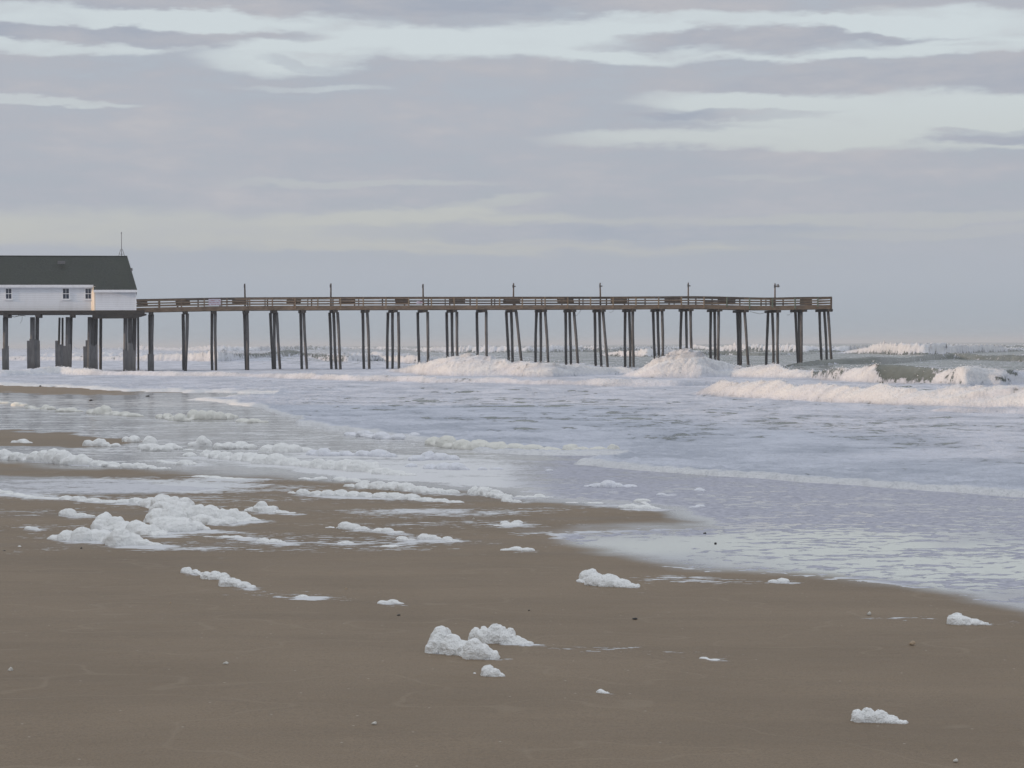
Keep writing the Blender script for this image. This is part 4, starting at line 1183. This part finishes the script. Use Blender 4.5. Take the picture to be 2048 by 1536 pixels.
# walls: right end section, bump-out section, far and end walls
b = MB()
b.hexa([PT(tB2, OM, zf), PT(tH, OM, zf), PT(tH, OM + .15, zf), PT(tB2, OM + .15, zf), PT(tB2, OM, zeM), PT(tH, OM, zeM), PT(tH, OM + .15, zeM), PT(tB2, OM + .15, zeM)])
b.build('wall', M['wall'], house)
b = MB()
b.hexa([PT(tE, OB, zfB), PT(tB, OB, zfB), PT(tB, OB + .15, zfB), PT(tE, OB + .15, zfB), PT(tE, OB, zeB), PT(tB, OB, zeB), PT(tB, OB + .15, zeB), PT(tE, OB + .15, zeB)])
b.build('wall', M['wall'], house)
b = MB()
b.hexa([PT(tB + .003, OB, zfB), PT(tB2, OM - .003, zfB), PT(tB2 - .12, OM - .003, zfB), PT(tB + .003, OB + .15, zfB), PT(tB + .003, OB, zeB - .1), PT(tB2, OM - .003, zeB - .1), PT(tB2 - .12, OM - .003, zeB - .1), PT(tB + .003, OB + .15, zeB - .1)])
b.build('wall', M['cream'], house)  # angled return wall, its sunlit warmth put in as cream colour
b = MB()
q = [PT(tH, OM + .15, zf), PT(tH, OF, zf), PT(tH, OF, zeM), PT(tH - 0.55, orid, zr - 0.5), PT(tH, OM + .15, zeM)]
q2 = [p - PU * 0.15 for p in q]
b.poly(q + q2, [(0, 1, 2, 3, 4), (9, 8, 7, 6, 5), (0, 5, 6, 1), (1, 6, 7, 2), (2, 7, 8, 3), (3, 8, 9, 4), (4, 9, 5, 0)])
b.build('wall', M['wall'], house)
b = MB()
b.box(PT(tE, OF, zf), PU * (tH - tE), PV * 0.15, Vector((0, 0, zeM - zf)))
b.build('wall', M['wall'], house)
b = MB()
q = [PT(tE, OB + .15, zf), PT(tE, OF, zf), PT(tE, OF, zeM), PT(tE, orid, zr - 0.3), PT(tE, OB + .15, zeB)]
q2 = [p + PU * 0.15 for p in q]
b.poly(q + q2, [(4, 3, 2, 1, 0), (5, 6, 7, 8, 9), (0, 1, 6, 5), (1, 2, 7, 6), (2, 3, 8, 7), (3, 4, 9, 8), (4, 0, 5, 9)])
b.build('wall', M['wall'], house)
# roof: one slab per slope
b = MB()
th = Vector((0, 0, 0.14))
def slab(pts, thick=th):
    n = len(pts)
    b.poly([p - thick for p in pts] + list(pts), [tuple(reversed(range(n))), tuple(range(n, 2 * n))] + [(i, (i + 1) % n, n + (i + 1) % n, n + i) for i in range(n)])
eM = PT(tH + .12, OM - .35, zeM + .02)
tj = tB + 0.25
ER = [PT(tE - .3, OB - .35, zeB + .08), PT(tj, OB - .35, zeB + .08), PT(tj, orid, zr), PT(tE - .3, orid, zr)]
slab(ER)
mid = PT(tH - .42, OM + 1.9, zeM + (zr - zeM) * 0.56)
slab([PT(tj + .003, OM - .35, zeM + .02), eM, mid, PT(tRid, orid, zr), PT(tj + .003, orid, zr)])
slab([PT(tRid, orid + .003, zr - .003), PT(tH + .12, OF + .35, zeM - .3), PT(tE - .3, OF + .35, zeM - .3), PT(tE - .3, orid + .003, zr - .003)])
slab([PT(tRid + .003, orid, zr - .004), PT(tH - .417, OM + 1.9, mid.z - .004), PT(tH + .123, OM - .33, zeM), PT(tH + .123, OF + .35, zeM - .305)])
roof = b.build('roof', M['roof'], house)
b = MB(); b.tube([PT(tE - .3, orid, zr + .03), PT(tRid, orid, zr + .03)], [.06, .06], 6)
b.build('ridge_cap', M['roof'], roof)
b = MB()
tv = T_of(124, 1.0, 524); zv = Z_of(124, 525, 1.0)
b.box(PT(tv - .35, 0.7, zv - .15), PU * .7, PV * .3, Vector((0, 0, .28)))
b.build('roof_vent', M['metal'], roof)
b = MB()
b.box(PT(tH - .50, OM + 1.9, mid.z + .02), PU * .22, PV * .3, Vector((0, 0, .28)))
b.build('rake_lamp', M['metal'], roof)
# fascias
b = MB(); b.box(PT(tE - .3, OB - .395, zeB - .20), PU * (tj - tE + .3), PV * .04, Vector((0, 0, .26)))
b.build('eave_trim', M['trim'], house)
b = MB(); b.box(PT(tj + .01, OM - .395, zeM - .24), PU * (tH - tj + .11), PV * .04, Vector((0, 0, .24)))
b.build('eave_trim', M['trim'], house)
b = MB(); b.box(PT(tH - .10, OM - .03, zf), PU * .13, PV * .027, Vector((0, 0, zeM - zf - .24)))
b.build('corner_board', M['trim'], house)
# soffits
b = MB(); b.box(PT(tE, OB - .35, zeB - .1), PU * (tj - tE), PV * .347, Vector((0, 0, .04)))
b.build('soffit', M['trim'], house)
# windows
for (a, c) in ((13, 24), (-110, -99), (127, 139), (172, 183)):
    t0, t1 = T_of(a, OB, 588), T_of(c, OB, 588)
    z0, z1 = Z_of(a, 597.5, OB), Z_of(a, 577.5, OB)
    fw = 0.10
    b = MB()
    for (xa, xb, ya, yb) in ((t0 - fw, t0, z0 - fw, z1 + fw), (t1, t1 + fw, z0 - fw, z1 + fw), (t0, t1, z0 - fw, z0), (t0, t1, z1, z1 + fw), (t0, t1, (z0 + z1) / 2 - .03, (z0 + z1) / 2 + .03), ((t0 + t1) / 2 - .015, (t0 + t1) / 2 + .015, z0, (z0 + z1) / 2 - .03), ((t0 + t1) / 2 - .015, (t0 + t1) / 2 + .015, (z0 + z1) / 2 + .03, z1)):
        b.box(PT(xa, OB - .07, ya), PU * (xb - xa), PV * .067, Vector((0, 0, yb - ya)))
    b.box(PT(t0 - fw - .05, OB - .13, z0 - fw - .06), PU * (t1 - t0 + 2 * fw + .1), PV * .127, Vector((0, 0, .057)))
    b.box(PT(t0 - fw - .08, OB - .16, z1 + fw + .003), PU * (t1 - t0 + 2 * fw + .16), PV * .157, Vector((0, 0, .06)))
    w = b.build('window', M['trim'], house)
    b = MB(); b.box(PT(t0 + .003, OB - .025, z0 + .003), PU * (t1 - t0 - .006), PV * .022, Vector((0, 0, z1 - z0 - .006)))
    b.build('pane', M['glass'], w)
# platform
b = MB(); b.box(PT(tE, OM - .05, zf - .34), PU * (T_of(290, OB, 622) - tE), PV * (OF - OM + .1), Vector((0, 0, .33)))
b.build('platform', M['beam'], house)
b = MB()
ta, tb_ = T_of(186, OM, 630), T_of(294, OM, 630)
b.poly([PT(ta, OM, zf - .80), PT(tb_ - 1.1, OM, zf - .80), PT(tb_, OM, zf - .50), PT(tb_, OM, zf - .343), PT(ta, OM, zf - .343),
        PT(ta, OM + .4, zf - .80), PT(tb_ - 1.1, OM + .4, zf - .80), PT(tb_, OM + .4, zf - .50), PT(tb_, OM + .4, zf - .343), PT(ta, OM + .4, zf - .343)],
       [(0, 1, 2, 3, 4), (9, 8, 7, 6, 5), (0, 5, 6, 1), (1, 6, 7, 2), (2, 7, 8, 3), (3, 8, 9, 4), (4, 9, 5, 0)])
b.build('support_beam', M['beam'], house)
for px in (-200, -130, 12, 76, 145, 190, 262):
    t = T_of(px, OM, 622)
    b = MB(); b.box(PT(t - .22, OM - .20, zf - .62), PU * .44, PV * (OF - OM + .3), Vector((0, 0, .277)))
    b.build('cross_beam', M['beam'], house)
# piles under the house: (px top, px bottom, width, off)
HP = [(12, 11, 11, 0.0), (66, 65, 10, 0), (75.5, 73.5, 8, 1.4), (120, 116, 4.5, 3.0), (126, 125, 4.5, 4.5), (137, 135, 10, 0.2), (143.5, 140, 6, 1.5), (180, 178, 8, 0.0), (187, 184, 8, 1.6), (193.5, 191, 7, 3.5), (202.5, 201, 6.5, 4.6),
      (252, 251, 9, 0.0), (261, 260, 9, 1.6), (270, 267, 9, 3.4), (277, 277, 4.5, 4.6), (-60, -60, 12, 0), (-130, -128, 12, 0), (-122, -120, 10, 2.0), (-200, -198, 12, 0)]
for a, c, wpx, off in HP:
    ta, tb_ = T_of(a, off, 630), T_of(c, off, 733)
    zt = zf - .625
    m_ = 190.0 / FOC
    pts = []; rad = []
    for q in range(7):
        f = q / 6.0
        z = zt + (-2.4 - zt) * f
        pts.append(PT(ta + (tb_ - ta) * f * 1.2, off, z)); rad.append(wpx * m_ / 2 * (1 - .05 * f))
    b = MB(); b.tube(pts, rad, 10)
    b.build('piling', M['pile'] if wpx < 5 else M['sleeve'], house, True)
for (a, c, topy, off) in ((4.5, 17.5, 693, 0), (54.5, 80, 679, 0.2), (111, 142.5, 688, 0.4), (167, 196, 689, 0.4), (246.5, 272, 697, 0.2), (296, 308.5, 707, 0.5)):
    t0, t1 = T_of(a, off - .5, 710), T_of(c, off - .5, 710)
    zt = Z_of(a, topy, off - .5)
    b = MB()
    nn = max(3, int((t1 - t0) / .22))
    for k in range(nn):
        w = (t1 - t0) / nn
        top = zt + random.uniform(-.22, .06) + (0.5 if random.random() < .15 else 0)
        b.box(PT(t0 + k * w + .003, off - .5 + random.uniform(-.03, .03), -2.2), PU * (w - .006), PV * 1.0, Vector((0, 0, top + 2.2)))
    b.build('piling_sleeve', M['sleeve'], house)
# cable hanging under the house
b = MB()
b.tube([PT(T_of(a, OM, c), OM, Z_of(a, c, OM)) for a, c in ((22, 632), (30, 634), (38, 632), (46, 631), (52, 632))], [.03] * 5, 5)
b.tube([PT(T_of(a, OM, c), OM, Z_of(a, c, OM)) for a, c in ((38, 626), (38, 632))], [.02] * 2, 5)
b.tube([PT(T_of(a, OM, c), OM, Z_of(a, c, OM)) for a, c in ((45.5, 631), (45, 640), (41, 647))], [.015] * 3, 5)
b.build('loose_cable', M['beam'], house)
# roof aerial
ta_ = T_of(244.5, orid, 500)
b = MB()
zt = Z_of(244.5, 467, orid); zm = Z_of(244.5, 499, orid)
b.tube([PT(ta_, orid, zr - .1), PT(ta_, orid, zt)], [.035, .025], 6)
for dx in (-.33, .33):
    b.tube([PT(ta_ + dx, orid, zr - .05), PT(ta_ + dx * .25, orid, zm), PT(ta_, orid, zm + .02)], [.025] * 3, 5)
b.tube([PT(ta_ - .2, orid, zr + .25), PT(ta_ + .2, orid, zr + .25)], [.02] * 2, 5)
b.tube([PT(ta_ - .01, orid, zt - .02), PT(ta_ + .01, orid, zt + .12)], [.06, .03], 6)
b.build('aerial', M['metal'], roof)

# ------------------------------------------------------------------ foam clumps on the beach
def foam_clump(name, lumps, label, group=None, mat=None, seed=0, lift=0.0, fine=1.0):
    """lumps: (px, base row, half width px, height px) mounds in image coordinates, grown into one frothy mass"""
    rr = random.Random(seed)
    base0 = ground_at(lumps[0][0], lumps[0][1], lift)
    import bmesh
    bm = bmesh.new()
    def add(c, rx, ry, rz):
        mt = Matrix.Translation(c) @ Matrix.Diagonal((rx, ry, rz, 1))
        bmesh.ops.create_icosphere(bm, subdivisions=2, radius=1.0, matrix=mt)
    k = base0.y / FOC
    prev = None; lpx = 0
    for (px, py, hw, h) in lumps:
        g = ground_at(px, py, lift)
        k = g.y / FOC
        rx = hw * k * 1.10; rz = h * k
        ry = min(rx, max(rz * 1.25, rx * 0.55)) * rr.uniform(.9, 1.25)
        c = Vector((g.x, g.y + ry * 0.80, g.z))
        add(c + Vector((0, 0, rz * .12)), rx, ry, rz * 0.86)
        if prev is not None:
            pg, phw, ph = prev
            dd = (g - pg).length
            rc = max(min(phw, hw) * k * .7, k * 4)
            nn = int(dd / (rc * .7))
            for q in range(1, nn):
                mg = pg + (g - pg) * (q / nn)
                add(mg + Vector((0, rc * .8, 0)), rc, rc, max(min(h, ph) * k * .45, k * 2.4) * rr.uniform(.85, 1.1))
        prev = (g, hw, h); lpx = px
        nsub = 5 if h >= 10 else (3 if h > 5 else 1)
        for q in range(nsub):
            a = rr.uniform(0, 6.28); e = rr.uniform(0.15, 1.2)
            sr = rr.uniform(.30, .52)
            d = Vector((math.cos(a) * math.cos(e) * rx, math.sin(a) * math.cos(e) * ry, math.sin(e) * rz * .80))
            add(c + d * rr.uniform(.62, .82), rx * sr * .9, ry * sr * .9, rz * sr)
    me0 = bpy.data.meshes.new('tmp')
    bm.to_mesh(me0); bm.free()
    tmp = bpy.data.objects.new('tmp', me0)
    COL.objects.link(tmp)
    md = tmp.modifiers.new('r', 'REMESH')
    md.mode = 'VOXEL'
    md.voxel_size = max(0.006, k * 1.7 * fine)
    ms = tmp.modifiers.new('s', 'SMOOTH'); ms.factor = 0.6; ms.iterations = 8
    dg = bpy.context.evaluated_depsgraph_get()
    me = bpy.data.meshes.new_from_object(tmp.evaluated_get(dg))
    bpy.data.objects.remove(tmp); bpy.data.meshes.remove(me0)
    me.name = name
    # drop crumbs that came loose from the mass
    b2 = bmesh.new(); b2.from_mesh(me); b2.verts.ensure_lookup_table()
    seen = np.zeros(len(b2.verts), bool); comps = []
    for v in b2.verts:
        if seen[v.index]: continue
        st = [v]; seen[v.index] = True; cc = []
        while st:
            q = st.pop(); cc.append(q)
            for e in q.link_edges:
                w = e.other_vert(q)
                if not seen[w.index]:
                    seen[w.index] = True; st.append(w)
        comps.append(cc)
    if len(comps) > 1:
        comps.sort(key=len)
        bmesh.ops.delete(b2, geom=[v for c in comps[:-1] for v in c], context='VERTS')
        b2.to_mesh(me)
        if len(comps[-2]) > 0.1 * len(comps[-1]): print('LOOSE', label, [len(c) for c in comps])
    b2.free()
    n = len(me.vertices)
    co = np.empty(n * 3, np.float32); me.vertices.foreach_get('co', co); co = co.reshape(-1, 3)
    no = np.empty(n * 3, np.float32); me.vertex_normals.foreach_get('vector', no); no = no.reshape(-1, 3)
    vs = md.voxel_size if False else max(0.006, k * 1.7 * fine)
    hh = max(l[3] for l in lumps) * k
    amp = min(0.16 * hh, 0.020)
    l1 = max(hh * .45, vs * 4)
    p = co / l1
    d = amp * (np.abs(2 * vn3(p, 5) - 1) * -1 + .5) + amp * .6 * (0.5 - np.abs(2 * vn3(p * 2.3 + 7, 6) - 1)) + amp * .35 * (vn3(p * 5.1, 9) - .5)
    co = co + no * d[:, None]
    org = np.array((base0.x, base0.y, base0.z))
    co = co - org
    me.vertices.foreach_set('co', co.astype(np.float32).reshape(-1))
    me.polygons.foreach_set('use_smooth', np.ones(len(me.polygons), bool))
    me.materials.clear(); me.materials.append(mat or M['foam'])
    me.update()
    o = bpy.data.objects.new(name, me)
    o.location = base0
    COL.objects.link(o)
    tag(o, label=label, cat='foam clump', group=group or 'foam clumps on the beach')
    return o


for i, (l, lab, mt) in enumerate(CL):
    lift = {'foam': 0.0, 'foam_sea': 0.012, 'foam_cream': 0.012}[mt]
    foam_clump('foam_clump', l, lab, mat=M[mt], seed=100 + i, lift=lift - 0.01)


# ------------------------------------------------------------------ pebbles and shells
def blob(name, px, py, w, h, mat, label, cat, group, seed):
    rr = random.Random(seed)
    g = ground_at(px, py)
    k = g.y / FOC
    import bmesh
    bm = bmesh.new()
    bmesh.ops.create_icosphere(bm, subdivisions=3, radius=1.0)
    ridges = 'shell' in name
    for v in bm.verts:
        p = v.co.copy()
        n = 1 + .16 * math.sin(p.x * 3 + seed) * math.cos(p.y * 4 + seed) + .08 * math.sin(p.z * 7 + p.x * 5)
        if ridges:
            n *= 1 + .07 * math.cos(math.atan2(p.y, p.x + .9) * 22)
            p.z = max(p.z, -.15) * (1.0 - .35 * max(0, -p.x))
        v.co = Vector((p.x * n * w * k / 2, p.y * n * w * k / 2 * .75, p.z * n * h * k * (.7 if not ridges else 1.0)))
    me = bpy.data.meshes.new(name); bm.to_mesh(me); bm.free()
    for p in me.polygons: p.use_smooth = True
    me.materials.append(mat)
    o = bpy.data.objects.new(name, me); o.location = g + Vector((0, w * k * .3, h * k * .05)); o.rotation_euler = (0, rr.uniform(-.1, .1), rr.uniform(-.6, .6))
    COL.objects.link(o)
    tag(o, label=label, cat=cat, group=group)


for i, (px, py, w, h, mt, lab) in enumerate([
    (1270, 1238, 10, 3, 'dark_stone', 'flat black pebble on sand below the slug-shaped foam clump'),
    (797, 1231, 7, 3, 'dark_stone', 'small black pebble just below the shallow foam dome'),
    (1058, 1221, 3, 2, 'dark_stone', 'speck-like dark pebble on bare sand above the twin foam clumps'),
    (1410, 1068, 7, 4, 'dark_stone', 'dark pebble on the mirror-wet sand, upper of two'),
    (1431, 1087, 5, 3, 'dark_stone', 'dark pebble on the mirror-wet sand, lower of two'),
    (162, 1098, 5, 4, 'dark_stone', 'tiny dark pebble below the long low foam bank'),
    (8, 1103, 7, 3, 'dark_stone', 'dark pebble at the frame edge below a tiny foam dot'),
    (181, 802, 7, 4, 'dark_stone', 'dark stone in thin water in front of the far sand bar'),
    (80, 773, 5, 3, 'dark_stone', 'dark stone on the far sand bar near the pier house'),
    (295, 793, 8, 3, 'dark_stone', 'flat dark stone in thin water past the sand bar tip')]):
    blob('pebble', px, py, w, h, M[mt], lab, 'pebble', 'dark pebbles', 11 + i)
for i, (px, py, w, h, mt, lab) in enumerate([
    (1825, 1289, 12, 6, 'shell', 'tan orange shell alone on sand below the flat-capped foam clump'),
    (20, 1342, 12, 6, 'white_shell', 'whitish ridged shell on bare sand at the frame edge'),
    (451, 1328, 11, 4, 'white_shell', 'flat pale shell on bare sand below the three foam humps'),
    (748, 1448, 10, 4, 'white_shell', 'small pale shell lowest on the bare sand'),
    (1912, 1523, 10, 4, 'white_shell', 'pale shell fragment in the bottom corner of the sand'),
    (1739, 1229, 9, 5, 'white_shell', 'small pale shell at the start of a thin foam line'),
    (692, 1179, 6, 3, 'shell', 'tiny tan shell on sand above the shallow foam dome'),
    (340, 1208, 5, 3, 'shell', 'tiny tan shell below the first of three foam humps'),
    (947, 1039, 4, 3, 'white_shell', 'tiny white shell on the dark sand tongue')]):
    blob('shell', px, py, w, h, M[mt], lab, 'shell', 'shells on the sand', 31 + i)


# ------------------------------------------------------------------ sea air
def build_haze():
    m, g, out = new_mat('sea_air')
    v = g.n('ShaderNodeVolumePrincipled', {'Color': (0.86, 0.90, 0.96, 1), 'Density': 0.00028, 'Anisotropy': 0.0})
    g.t.links.new(v.outputs[0], out.inputs['Volume'])
    b = MB()
    b.box((-27000, -400, -5), (54000, 0, 0), (0, 17500, 0), (0, 0, 19))
    tag(b.build('haze', m), kind='stuff', label='thin salty haze over the beach and sea')


build_haze()
